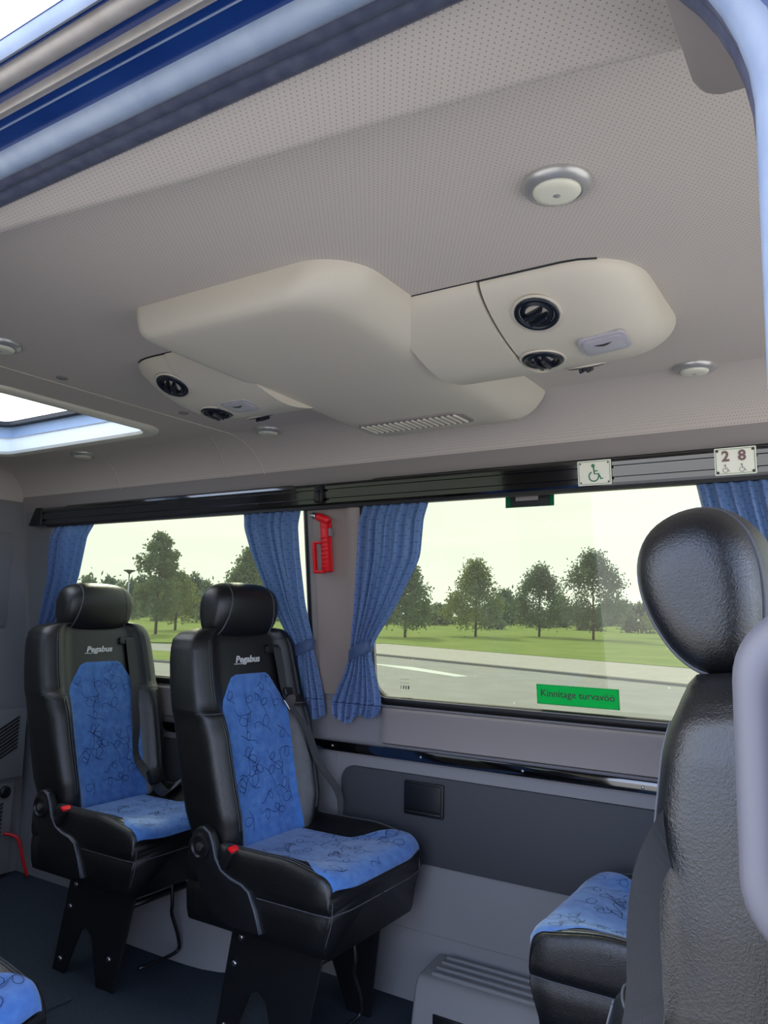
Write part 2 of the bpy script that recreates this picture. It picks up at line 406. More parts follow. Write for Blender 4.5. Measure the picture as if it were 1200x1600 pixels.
def tree(x, y, h, wdt, prof, li, label, seed, n=6500, bare=.17):
    t = empty('young_tree', (x, y, GZ + .04), label, 'tree', 'young trees on the lawn')
    ob('crown', leaf_cloud(int(n * 1.4), .105, prof, h * (1 - bare) - .15, h * bare, wdt * 1.12, seed), M['leaf'][li], t)
    ob('trunk', tube([(0, 0, -.1), (.03, 0, h * .3), (0, .02, h * .6), (0, 0, h * .92)], [.1, .085, .055, .015], 7), 'bark', t)
    return t
tree(-39.3, 34.8, 6.55, 1.35, oval, 0, 'tallest tree outside the left window, with an upright oval crown', 1, 5200)
tree(-45.5, 42.2, 4.4, 1.5, oval, 1, 'lower yellowish tree just right of the tall oval one', 2, 2600)
tree(-36.6, 40.6, 5.9, 2.2, cone, 0, 'tree partly hidden by the curtain left of the red hammer', 3)
tree(-27.7, 46.9, 5.3, 2.1, cone, 0, 'tree beside the tied curtain at the left of the right window', 4)
tree(-25.6, 53.9, 5.6, 2.5, cone, 1, 'broad cone-shaped tree, second from the left in the right window', 5, 5200)
tree(-22.8, 59.9, 5.7, 2.1, egg, 2, 'darker narrow tree in the middle of the right window', 6, 4600)
tree(-17.5, 57, 6.3, 2.55, egg, 2, 'largest tree of the right window, nearest to the leather headrest', 7, 5600)
tree(-14.4, 67.4, 4.2, 1.9, cone, 1, 'pale tree at the far right beside the leather headrest', 8, 2600)
far = [(-91.4, 65.0, 4.3), (-93.8, 68.5, 4.3), (-99.1, 74.2, 5.6), (-83.6, 64.2, 3.8), (-88.6, 69.8, 5.1), (-104.9, 84.8, 5.2), (-100.1, 83.1, 5.2), (-94.6, 80.5, 5.7), (-93.4, 81.6, 4.3), (-89.9, 80.6, 4.6), (-92.1, 84.7, 6.0), (-92.9, 87.7, 5.1), (-81.9, 79.4, 5.8), (-92.8, 92.4, 5.5), (-88.5, 90.5, 4.6), (-87.1, 91.6, 4.6), (-79.4, 85.7, 4.6), (-79.2, 87.9, 4.5), (-86.6, 98.8, 6.6), (-70.8, 83.0, 5.6), (-85.5, 103.1, 6.0)]
low = [(-72.8, 102.2, 2.2), (-73.5, 108.1, 2), (-68.2, 105.0, 3.3), (-68.9, 111.2, 2.2), (-67.1, 113.8, 2.8), (-61.9, 110.2, 3.4), (-61.2, 114.6, 2.9), (-51.3, 101.3, 3.6), (-56.5, 117.7, 2.4), (-44.5, 98.0, 2.5), (-46.3, 107.8, 4.8), (-41.1, 101.5, 3.3), (-45.6, 119.7, 2.6), (-35.8, 100.1, 2.9), (-33.8, 100.8, 2.8), (-34.3, 109.7, 2.7), (-37.5, 129.1, 3.6), (-35.1, 130.3, 4.0), (-25.9, 104.1, 3.1), (-23.6, 103.3, 3.7), (-23.9, 114.8, 3.3), (-20.4, 107.8, 4.1), (-22.0, 129.2, 4.1), (-20.0, 132.3, 3.2), (-15.4, 115.3, 3.7)]
fm = [leaf_cloud(900, .09, oval, 1, 0, .55, s, 40, .2) for s in (21, 22, 23)]
for i, q in enumerate(fm): q.name = 'far_tree'; q.materials.append(M['leaf_far'][i % 2])
for i, (x, y, h) in enumerate(far + low):
    k = (.85, 1.1, 1.38)[i % 3]; x, y, h = x * k, y * k, 1.78 + (h - 1.78) * k
    o = ob('distant_tree' if i < len(far) else 'distant_shrub', fm[i % 3], loc=(x, y, GZ - .1))
    w = (2.6, 3.4, 4.2)[i % 3] * (1 if i < len(far) else 1.25)
    o.scale = (w, w, h); o.rotation_euler.z = i * 1.7
    if i < len(far): o['label'] = 'hazy tree in the distant tree line of the left window'; o['category'] = 'tree'; o['group'] = 'distant tree line'
    else: o['label'] = 'hazy shrub in the low distant hedge of the right window'; o['category'] = 'shrub'; o['group'] = 'distant hedge'
def street_lamp(x, y, h, label):
    t = empty('street_lamp', (x, y, GZ), label, 'street lamp')
    ob('pole', tube([(0, 0, 0), (0, 0, h * .5), (0, 0, h - .2)], [.07, .06, .045], 8), 'steel', t)
    ob('lamp_head', loft([[(r * math.cos(a), r * math.sin(a), z) for a in [2 * PI * k / 12 for k in range(12)]] for r, z in ((.05, h - .25), (.2, h - .1), (.45, h), (.42, h + .06), (.1, h + .1))]), 'blackmetal', t)
street_lamp(-46.3, 38.2, 4.4, 'street lamp left of the tall tree in the left window')
street_lamp(-37.6, 78.5, 5.2, 'distant street lamp behind the broad cone-shaped tree')

# ================================================================== BUS SHELL
XB, XF = -3.3, 1.0
ob('floor', box(XB - .1, XF, .36, 2.24, -.12, 0), 'carpet', kind='structure', label='dark speckled carpet floor of the bus')
fl = bpy.data.objects['floor']
ob('carpet_mat', box(XB + .02, -2.1, .5, 1.62, .0005, .008, .003), 'carpet', fl)

# lower side wall
prof = [(2.2, -.02), (2.2, .395), (2.197, .41), (2.197, .68), (2.2, .70), (2.2, .80), (2.19, .82), (2.19, .86), (2.19, .875), (2.196, .885), (2.196, .904), (2.24, .904), (2.24, -.02)]
wl = ob('wall_left', loft([[(x, y, z) for y, z in prof] for x in np.linspace(XB - .1, XF, 12)], auto=30, smooth=True), 'wall2', kind='structure', label='grey plastic side wall below the windows')
# upper side wall with two window openings
WIN1 = (-3.02, -1.665, .905, 1.60); WIN2 = (-1.41, .35, .905, 1.60)
def mapw(d): return lambda u, v: (u, Yw(v) + d, v)
holes = [rrect(*w[:2], *w[2:], .055) for w in (WIN1, WIN2)]
up = ob('upper_wall', holed([(XB - .1, .9), (XF, .9), (XF, 1.68), (XB - .1, 1.68)], holes, mapw(0)), 'wall', wl)
sm = up.modifiers.new('thick', 'SOLIDIFY'); sm.thickness = .035; sm.offset = 0
for i, (w, lb) in enumerate(((WIN1, 'left tinted side window behind the forward-facing seats'), (WIN2, 'right tinted side window with the green belt sticker'))):
    we = ob('window_%d' % (i + 1), None, kind='structure', label=lb, loc=(0, 0, 0))
    h0 = rrect(w[0] - .012, w[1] + .012, w[2] - .012, w[3] + .012, .066, 8)
    ob('rubber_frame', tube([(u, Yw(v) - .004, v) for u, v in h0], .016, 8, True), 'rubber', we)
    h1 = rrect(w[0] - .002, w[1] + .002, w[2] - .002, w[3] + .002, .057, 8)
    ob('chrome_bead', tube([(u, Yw(v) + .012, v) for u, v in h1], .0035, 6, True), 'steel', we)
    ob('pane', holed(rrect(w[0] - .01, w[1] + .01, w[2] - .01, w[3] + .01, .06), [], mapw(.02)), 'glass', we)
W2 = bpy.data.objects['window_2']
# etched mark in the pane corner
for k, w in enumerate((.0012, .003, .003, .004)):
    ob('etched_mark', box(-1.318 + .009 * k, -1.318 + .009 * k + w, Yw(.94) + .015, Yw(.94) + .017, .932, .943), 'signdark', W2)
for z in (.951, .963):
    ob('etched_mark', box(-1.322, -1.285, Yw(z) + .0155, Yw(z) + .017, z, z + .001), 'grey_trim', W2)

# pillar trims between the windows and at the rear
def pillar(n, xs, label, m='pillar'):
    zs = np.linspace(.90, 1.60, 14); rings = []
    for z in zs:
        y = Yw(z); fl_ = .03 * max(0, (1.0 - z) / .1) + .03 * max(0, (z - 1.52) / .08)
        x0, x1 = xs
        rings.append([(x0 - fl_ * .3, y - .002, z), (x0 + .012, y - .016, z), (x0 + .03, y - .02, z), (x1 - .075, y - .02, z), (x1 - .06, y - .03, z), (x1 - .04, y - .034, z), (x1 - .022, y - .03, z), (x1 - .008, y - .012, z), (x1 + fl_ * .3, y - .002, z), (x1, y + .02, z), (x0, y + .02, z)])
    return ob('trim_%d' % n, loft(rings, auto=50), m, kind='structure', label=label)
pillar(1, (-1.645, -1.415), 'taupe window pillar carrying the red hammer')
pillar(2, (-3.3, -3.03), 'grey rear window pillar beside the rear wall', 'rear')
# sill moulding under the right window
def sill(x0, x1, n, label):
    pts = [(-.0, .874), (-.016, .872), (-.022, .866), (-.02, .855), (-.006, .825), (-.006, .76), (0, .752), (.01, .752), (.01, .874)]
    rr = []
    for x, s in ((x0, .2), (x0 + .012, .8), (x0 + .03, 1), (x1 - .03, 1), (x1 - .012, .8), (x1, .2)):
        rr.append([(x, 2.185 + d * s if d < 0 else 2.2 + d, z) for d, z in pts])
    ob('trim_%d' % n, loft(rr, auto=40), 'wall', kind='structure', label=label)
sill(-1.372, .6, 3, 'grey sill moulding under the right window')
sill(-2.75, -1.72, 4, 'grey sill moulding under the left window')
# vertical joint lines in the lower wall
ob('joint_line', box(-1.56, -1.557, 2.1955, 2.198, .05, .70), 'rear', wl)
ob('joint_line', box(-1.6, .5, 2.1965, 2.199, .205, .208), 'rear', wl)
# charcoal panel
pan = [(-1.53, .41), (.55, .41), (.55, .672)] + [(-1.53 + .05 - .05 * math.sin(t), .672 - .05 + .05 * math.cos(t)) for t in np.linspace(0, PI / 2, 8)]
po = ob('dark_wall_panel', prism(pan, lambda u, v: (u, 2.2, v), lambda u, v: (u, 2.186, v), .003), 'dark_panel', label='charcoal vinyl panel on the wall under the right window', cat='wall panel')
po2 = ob('dark_wall_panel', prism([(u - 1.25, v) for u, v in pan if u < 0] + [(-1.75, .41), (-1.75, .672)] if False else rrect(-2.75, -1.68, .41, .672, .04), lambda u, v: (u, 2.2, v), lambda u, v: (u, 2.186, v), .003), 'dark_panel', label='charcoal vinyl panel on the wall behind the forward-facing seats', cat='wall panel')
pk = empty('wall_socket_cover', (-1.21, 2.186, .605), 'small square black cover on the charcoal wall panel', 'cover')
ob('cover_frame', prism(rrect(-.07, .07, -.052, .05, .006, 3), lambda u, v: (u, .0, v), lambda u, v: (u, -.009, v), .002), 'blackplastic', pk)
ob('cover_flap', prism(rrect(-.062, .062, -.034, .043, .004, 3), lambda u, v: (u, -.007, v), lambda u, v: (u, -.014, v), .002), 'blackplastic', pk)
ob('cover_lip', prism(rrect(-.062, .062, -.046, -.037, .002, 3), lambda u, v: (u, -.007, v), lambda u, v: (u, -.016, v), .002), 'blackplastic', pk)
# lower black rail
def rail(x0, x1, z0, z1, label):
    r = empty('wall_rail', ((x0 + x1) / 2, 2.185, z0), label, 'rail'); cx = (x0 + x1) / 2
    ob('rail_strip', box(x0 - cx, x1 - cx, -.012, .012, 0, z1 - z0, .004), 'blackgloss', r)
    x = x0 + .1
    while x < x1:
        ob('screw', loft([[(x - cx + q * math.cos(a), -.012 - d, (z1 - z0) / 2 + q * math.sin(a)) for a in [2 * PI * k / 10 for k in range(10)]] for q, d in ((.0045, 0), (.004, .0018), (.0015, .0024))]), 'steel', r)
        x += .34
rail(-1.66, .55, .714, .747, 'long black gloss rail on the wall under the right window')
rail(-3.05, -1.70, .698, .735, 'black gloss rail on the wall behind the forward-facing seats')
# wheel arch
arch = []
for x in np.linspace(-2.75, -1.74, 17):
    t = (x + 2.245) / .505; s = math.sqrt(max(0, 1 - abs(t) ** 5)); h = .30 * s + .004; d = .22 * s + .004
    arch.append([(x, 2.21, 0), (x, 2.2 - d, 0), (x, 2.2 - d * .97, h * .6), (x, 2.2 - d * .88, h * .85), (x, 2.2 - d * .6, h * .97), (x, 2.21, h)])
ob('trim_5', loft(arch, auto=50), 'wall2', kind='structure', label='grey moulded wheel arch cover behind the forward-facing seats')

# ceiling with hatch hole, cove, rear cove
CZ = 1.777
HX0, HX1, HY0, HY1 = -2.90, -2.035, 1.14, 1.735
cei = ob('ceiling', holed([(XB + .14, .54), (XF, .54), (XF, 1.90), (XB + .14, 1.90)], [rrect(HX0, HX1, HY0, HY1, .06)], lambda u, v: (u, v, CZ)), 'liner', kind='structure', label='perforated beige headliner')
cove = [(1.90 + .20 * math.sin(t) ** 1.15, CZ - .155 * (1 - math.cos(t)) ** .95) for t in np.linspace(0, PI / 2, 12)] + [(2.112, 1.60)]
ob('side_cove', loft([[(x, y, z) for y, z in cove] for x in np.linspace(XB - .05, XF, 10)], close=False), 'liner', cei)
rc = [(XB + .14 - .15 * math.sin(t), CZ - .2 * (1 - math.cos(t))) for t in np.linspace(0, PI / 2, 10)]
ob('rear_cove', loft([[(x, y, z) for x, z in rc] for y in np.linspace(.4, 2.12, 8)], close=False), 'liner', cei)
# joints in the headliner
ob('panel_joint', tube([(-1.835, y, CZ - .0005) for y in np.linspace(.6, 1.9, 6)] + [(-1.835, y, z - .0005) for y, z in cove[1:]], .002, 5), 'cream', cei)
for x in (-2.62, -2.02):
    ob('panel_joint', tube([(x + .1 * (1 - i / 11) ** 2, y, z - .0005) for i, (y, z) in enumerate(cove)], .0018, 5), 'cream', cei)
for x, y in ((-1.781, 1.21), (-1.767, 1.626)):
    ob('screw_cap', loft([[(x + r * math.cos(a), y + r * math.sin(a), CZ - d) for a in [2 * PI * k / 16 for k in range(16)]] for r, d in ((.015, 0), (.014, .003), (.008, .004))]), 'rear', cei)

# roof hatch
hx = (HX0 + HX1) / 2; hy = (HY0 + HY1) / 2
ht = empty('roof_hatch', (hx, hy, CZ), 'open roof hatch with cream frame in the rear ceiling', 'roof hatch')
def ringm(levels):  # levels: (outset, z)
    return loft([[(x - hx, y - hy, z - CZ) for x, y in rrect(HX0 - o, HX1 + o, HY0 - o, HY1 + o, .07 + o * .6, 8)] for o, z in levels], cap=False, auto=40)
ob('hatch_frame', ringm([(.045, CZ), (.043, CZ - .008), (.035, CZ - .013), (.012, CZ - .014), (.0, CZ - .010), (-.004, CZ)]), 'cream2', ht)
ob('white_collar', ringm([(-.004, CZ), (-.006, CZ + .05), (-.012, CZ + .052), (.03, CZ + .052), (.03, CZ)]), 'white', ht)
ob('upper_collar', ringm([(.004, CZ + .052), (.004, CZ + .10), (.03, CZ + .10), (.03, CZ + .052)]), 'bluegrey', ht)
ob('seal_ring', ringm([(.01, CZ + .10), (-.018, CZ + .102), (-.018, CZ + .118), (.03, CZ + .118), (.03, CZ + .10)]), 'rubber', ht)
ob('hatch_lid', holed([(x - hx, y - hy) for x, y in rrect(HX0 - .02, HX1 + .02, HY0 - .02, HY1 + .02, .08)], [], lambda u, v: (u, v, .122)), 'clear', ht)
ob('hinge_arm', box(.30, .42, -.20, -.165, .085, .115, .006), 'blackplastic', ht)
ob('hinge_arm', box(.30, .42, .10, .135, .085, .115, .006), 'blackplastic', ht)

# rear wall
wr = ob('wall_rear', box(XB - .06, XB, .36, 2.2, 0, 1.66), 'rear', kind='structure', label='grey rear wall of the bus')
ob('upper_panel', box(XB, XB + .012, .5, 2.05, 1.08, 1.50, .006), 'rear', wr)
hb = empty('rear_heater_box', (XB + .001, 1.8, .02), 'grey louvred plastic box on the rear wall at the left edge', 'heater box')
ob('box_body', box(0, .07, -.7, .355, .40, .70, .012), 'rear', hb)
ob('box_base', box(0, .05, -.7, .33, 0, .40, .01), 'rear', hb)
for k in range(9):
    ob('louvre', box(-.002, .004, -.06, .06, -.0035, .0035, .001, 1, Matrix.Translation((.0705, .26 + .0, .51 + k * .016)) @ Matrix.Rotation(math.radians(28), 4, 'X')), 'blackplastic', hb)
for k in range(9):
    ob('louvre', box(-.002, .004, -.05, .05, -.0035, .0035, .001, 1, Matrix.Translation((.0505, .235, .14 + k * .017)) @ Matrix.Rotation(math.radians(28), 4, 'X')), 'blackplastic', hb)
ob('knob', loft([[(.05 + d, .285 + r * math.cos(a), .345 + r * math.sin(a)) for a in [2 * PI * k / 14 for k in range(14)]] for r, d in ((.026, 0), (.024, .008), (.012, .012))]), 'blackplastic', hb)
ob('red_cable', tube(smoothpts([(XB + .06, 2.09, .19), (XB + .10, 2.13, .17), (XB + .12, 2.15, .08), (XB + .13, 2.17, .008)]), .007, 8), 'red', label='red cable hanging beside the rear louvred box', cat='cable')

# near side: header over the door opening, rear quarter wall, front pillar
he = [(-1.9, .575), (-1.3, .578), (-1.017, .582), (-.687, .625), (-.42, .649), (-.217, .676), (-.115, .70), (.1, .71), (1.0, .71)]
def hprof(x):
    y = IP(x, [a for a, b in he], [b for a, b in he])
    return [(x, .50, 1.70), (x, .53, 1.70), (x, y - .02, 1.70), (x, y - .006, 1.7015), (x, y, 1.707), (x, y + .003, 1.717), (x, y + .006, 1.74), (x, y + .02, 1.768), (x, y + .03, CZ), (x, .5, CZ)]
ob('door_header', loft([hprof(x) for x in np.linspace(-1.9, .9, 40)], auto=60), 'liner', cei)
wrr = ob('wall_right', holed([(XB - .1, -.1), (-1.2, -.1), (-1.2, 1.69), (XB - .1, 1.69)], [rrect(-3.0, -1.6, .92, 1.55, .05)], lambda u, v: (u, .42, v)), 'wall', kind='structure', label='side wall beside the sliding door, behind the photographer')
ob('quarter_pane', holed(rrect(-3.01, -1.59, .91, 1.56, .05), [], lambda u, v: (u, .40, v)), 'glass', wrr)
w2m = wrr.modifiers.new('thick', 'SOLIDIFY'); w2m.thickness = .05

# door opening frame: bands swept along the opening edge
path = [(x, 1.68) for x in np.linspace(-2.0, -.25, 14)] + [(-.25 + .193 * math.sin(t), 1.68 - .197 * (1 - math.cos(t))) for t in np.linspace(.12, PI / 2, 14)] + [(-.057, z) for z in np.linspace(1.42, -.4, 10)]
def sweep(profile):
    rings = []
    for i, p in enumerate(path):
        a = Vector(path[max(i - 1, 0)]); b = Vector(path[min(i + 1, len(path) - 1)]); t = (b - a).normalized(); n = Vector((t.y, -t.x))  # towards the opening
        dn = min(1, max(0, (1.68 - p[1]) / .19))   # the front jamb flares outwards
        rings.append([(p[0] + n.x * bb + dn * (.53 - y) * .30, y, p[1] + n.y * bb) for y, bb in profile])
    return loft(rings, auto=55)
def ell(y, b, ry, rb, n=14): return [(y + ry * math.cos(2 * PI * k / n), b + rb * math.sin(2 * PI * k / n)) for k in range(n)]
dr = ob('door_1', sweep([(.35, -.010), (.50, -.010), (.50, -.10), (.35, -.10)]), 'paint', kind='structure', label='dark blue painted frame of the open sliding door with aluminium rails')
ob('outer_lip', sweep([(.351, -.03), (.351, .0), (.356, .004), (.361, .0), (.361, -.03)]), 'seal', dr)
ob('drip_stripe', sweep([(.361, -.03), (.361, -.004), (.367, -.004), (.367, -.03)]), 'paint', dr)
ob('door_rail', sweep([(.367, -.03), (.367, -.002), (.372, .003), (.380, .003), (.387, -.002), (.387, -.03)]), 'alu', dr)
ob('door_rail', sweep([(.403, -.03), (.403, -.004), (.405, -.001), (.408, -.002), (.410, -.007), (.416, -.007), (.416, -.03)]), 'alu', dr)
ob('trim_line', sweep([(.427, -.03), (.427, -.009), (.4285, -.009), (.4285, -.03)]), 'seal', dr)
ob('rubber_seal', sweep(ell(.467, -.012, .0155, .0165)), 'seal', dr)
ob('inner_seal', sweep([(.482, -.03), (.482, -.006), (.488, -.002), (.497, -.004), (.500, -.009), (.506, -.006), (.518, -.006), (.527, -.012), (.53, -.05), (.49, -.05)]), 'sealdark', dr)
# pillar inner trim, upper trim block, striker cover
ob('trim_6', box(-.044, .12, .52, .60, -.05, 1.66, .012, 3), 'grey_trim', kind='structure', label='grey inner trim of the door pillar')
tb = [(-.128, 1.76), (-.112, 1.66), (-.104, 1.646), (-.09, 1.64), (.05, 1.632), (.05, 1.76)]
ob('trim_7', prism(tb, lambda u, v: (u, .545, v), lambda u, v: (u, .69, v), .008, 3), 'grey_trim', kind='structure', label='grey trim block at the upper front corner of the door opening')
sk = empty('striker_cover', (-.0385, .505, 1.092), 'pale grey rounded plastic cover on the door pillar at the right edge', 'door fitting')
def skp(o, y): return [(u, y, v) for u, v in rrect(-.032 + o, .07 - o, -.100 + o, .098 - o, .045 - o * .5, 10)]
ob('cover_shell', loft([skp(0, .03), skp(0, -.012), skp(.004, -.02), skp(.012, -.024), skp(.02, -.022), skp(.026, -.012)], auto=60), 'handle', sk)
ob('cover_recess', loft([skp(.025, .0), skp(.025, -.013), skp(.03, -.015)], auto=60), 'handle_in', sk)

# ================================================================== TRACK AND SIGNS
tk = empty('ceiling_track', (-1.2, 2.066, 1.57), 'long black slotted track above both side windows', 'track')
tp = [(.02, -.037), (-.004, -.037), (-.006, -.030), (-.006, -.022), (.002, -.021), (.002, -.015), (-.006, -.014), (-.006, .008), (.002, .009), (.002, .015), (-.006, .016), (-.006, .026), (-.004, .034), (.0, .036), (.02, .036)]
ob('track_profile', loft([[(x + 1.2, y - z * .123, z) for y, z in tp] for x in (-3.10, -2, -1, .9)], smooth=False), 'track', tk)
ob('track_lower_lip', box(-3.08 + 1.2, 2.1, .004, .03, -.047, -.036), 'rubber', tk)
ob('end_cap', prism([(-1.99, -.04), (-1.90, -.04), (-1.90, .038), (-1.945, .04)], lambda u, v: (u, .02, v), lambda u, v: (u, -.012, v), .004), 'blackplastic', tk)
ob('track_clip', join(box(-.375, -.345, -.022, -.004, -.03, .03, .005), box(-.370, -.35, -.03, -.018, -.028, .012, .004)), 'blackplastic', tk)
ob('screw', loft([[(x, 0, 0) for x in ()] or [(.32 + r * math.cos(a), -.006 - d, .022 + r * math.sin(a)) for a in [2 * PI * k / 10 for k in range(10)]] for r, d in ((.004, 0), (.0035, .002), (.001, .002))]), 'steel', tk)

def wheelchair(s):
    """wheelchair pictogram in the xy plane about s high"""
    parts = []
    def rib(pts, w):
        P = [Vector((p[0] * s, p[1] * s, 0)) for p in pts]; V = []; Fc = []
        for i, p in enumerate(P):
            t = (P[min(i + 1, len(P) - 1)] - P[max(i - 1, 0)]).normalized(); n = Vector((-t.y, t.x, 0)) * w * s / 2
            V += [p - n, p + n]
        for i in range(len(P) - 1): Fc.append((2 * i, 2 * i + 1, 2 * i + 3, 2 * i + 2))
        return md(V, Fc, False)
    parts.append(rib([(-.08 + .3 * math.cos(t), -.2 + .3 * math.sin(t)) for t in np.linspace(math.radians(115), math.radians(375), 26)], .08))
    parts.append(rib([(-.08, .38), (-.03, -.05), (.22, -.05), (.36, -.38), (.48, -.33)], .09))
    parts.append(rib([(-.05, .13), (.18, .13)], .07))
    parts.append(rib([(-.1 + .065 * math.cos(t), .46 + .065 * math.sin(t)) for t in np.linspace(0, 2 * PI, 14)], .1))
    return join(*parts)
def sign(xc, zc, w, h, label):
    s = empty('sign_plate', (xc, 2.055, zc), label, 'sign'); s.rotation_euler.x = math.atan(.123)
    ob('plate', prism(rrect(-w / 2, w / 2, -h / 2, h / 2, .002, 2), lambda u, v: (u, .003, v), lambda u, v: (u, 0, v)), 'sign', s)
    b = []
    for x0, x1, z0, z1 in ((-w / 2 + .003, w / 2 - .003, h / 2 - .0042, h / 2 - .003), (-w / 2 + .003, w / 2 - .003, -h / 2 + .003, -h / 2 + .0042), (-w / 2 + .003, -w / 2 + .0042, -h / 2 + .003, h / 2 - .003), (w / 2 - .0042, w / 2 - .003, -h / 2 + .003, h / 2 - .003)):
        b.append(box(x0, x1, -.0006, .001, z0, z1))
    ob('border', join(*b), 'signgreen', s)
    return s
FX = lambda x, z, y=-.0009: frame_m((x, y, z), (1, 0, 0), (0, 0, 1))
s1 = sign(-.622, 1.569, .092, .068, 'cream plate with a green wheelchair symbol on the black track')
ob('wheelchair_symbol', wheelchair(.044), 'signgreen', s1, mtx=FX(.002, -.001))
for x, z in ((-.038, .026), (.038, .026), (-.038, -.026), (.038, -.026)):
    ob('screw', loft([[(x + r * math.cos(a), -d, z + r * math.sin(a)) for a in [2 * PI * k / 8 for k in range(8)]] for r, d in ((.0025, 0), (.002, .0015))]), 'signdark', s1)
s2 = sign(-.268, 1.571, .096, .068, 'cream plate with the numbers 2 and 8 on the black track')
for k, (b, x) in enumerate((('2', -.022), ('8', .016))):
    ob('number', text(b, .036, 0, .0004, 'CENTER', .0012), 'signbrown', s2, mtx=FX(x, .012)); ob('wheelchair_symbol', wheelchair(.019), 'rear', s2, mtx=FX(x, -.018))
for x, z in ((-.041, .027), (.041, .027), (-.041, -.027), (.041, -.027)):
    ob('screw', loft([[(x + r * math.cos(a), -d, z + r * math.sin(a)) for a in [2 * PI * k / 8 for k in range(8)]] for r, d in ((.0035, 0), (.003, .002))]), 'signdark', s2)
# stickers on the right pane
zc = .95; st = empty('window_sticker', (-.729, Yw(zc) + .017, zc), 'green belt reminder sticker at the bottom of the right window', 'sticker')
MS = frame_m((0, 0, 0), (1, 0, .0), (0, -.123, 1))
def onpane(me): me.transform(MS); return me
ob('film', onpane(box(-.121, .121, -.029, .029, -.001, .0005)), 'sticker', st)
ob('film_border', onpane(join(box(-.119, .119, .0262, .0275, .0005, .0009), box(-.119, .119, -.0275, -.0262, .0005, .0009), box(-.119, -.1177, -.0275, .0275, .0005, .0009), box(.1177, .119, -.0275, .0275, .0005, .0009))), 'signgreen', st)
ob('lettering', onpane(text('Kinnitage turvavöö', .0285, 0, .0004, 'CENTER', .0002)), 'signdark', st, loc=(0, -.0012, .003))
zc = 1.528; s3 = empty('exit_sticker', (-.842, Yw(zc) + .016, zc), 'small dark green box at the top edge of the right window', 'sticker')
ob('sticker_film', box(-.075, .075, -.004, .002, -.03, .017), 'sticker2', s3)
ob('sticker_centre', box(-.057, .063, -.008, -.003, -.029, .02), 'blackplastic', s3)
ob('sticker_strip', box(-.04, .03, -.010, -.007, -.012, .0), 'grey_trim', s3)

# emergency hammer on the pillar
def hammer():
    X = -1.577; Z = 1.40; y = Yw(Z) - .024
    t = empty('emergency_hammer', (X, y, Z), 'red emergency hammer in its holder on the window pillar', 'hammer')
    lean = .123
    def P(u, v, d): return (u, -d + v * -lean, v)
    sx = .03
    def bar(x0, x1, z0, z1, d0, d1, bv=.003):
        me = box(x0, x1, -d1, -d0, z0, z1, bv)
        for v in me.vertices: v.co.y -= v.co.z * lean * 1.0
        return me
    ob('grip', bar(.008, .034, -.088, .058, .006, .026, .005), 'red', t)
    for k in range(8): ob('grip_rib', bar(.006, .036, -.075 + k * .014, -.069 + k * .014, .02, .030, .002), 'red', t)
    ob('hand_guard', join(bar(-.034, -.024, -.088, .012, .008, .024), bar(-.034, .01, -.094, -.084, .008, .024), bar(-.034, .01, .006, .014, .008, .024)), 'red', t)
    hd = tube([P(.036, .078, .018), P(.03, .084, .018), P(.0, .096, .018), P(-.012, .099, .018)], [.011, .0145, .0145, .0125], 12)
    ob('head', hd, 'red', t)
    ob('steel_tip', tube([P(-.012, .099, .018), P(-.028, .103, .018), P(-.042, .106, .018)], [.0115, .0105, .003], 10), 'steel', t)
    ob('neck', bar(.012, .03, .05, .08, .008, .024), 'red', t)
    ob('holder', bar(.034, .042, .03, .058, .0, .02), 'rear', t)
    ob('back_plate', bar(-.01, .036, -.09, .09, 0, .006), 'red', t)
hammer()

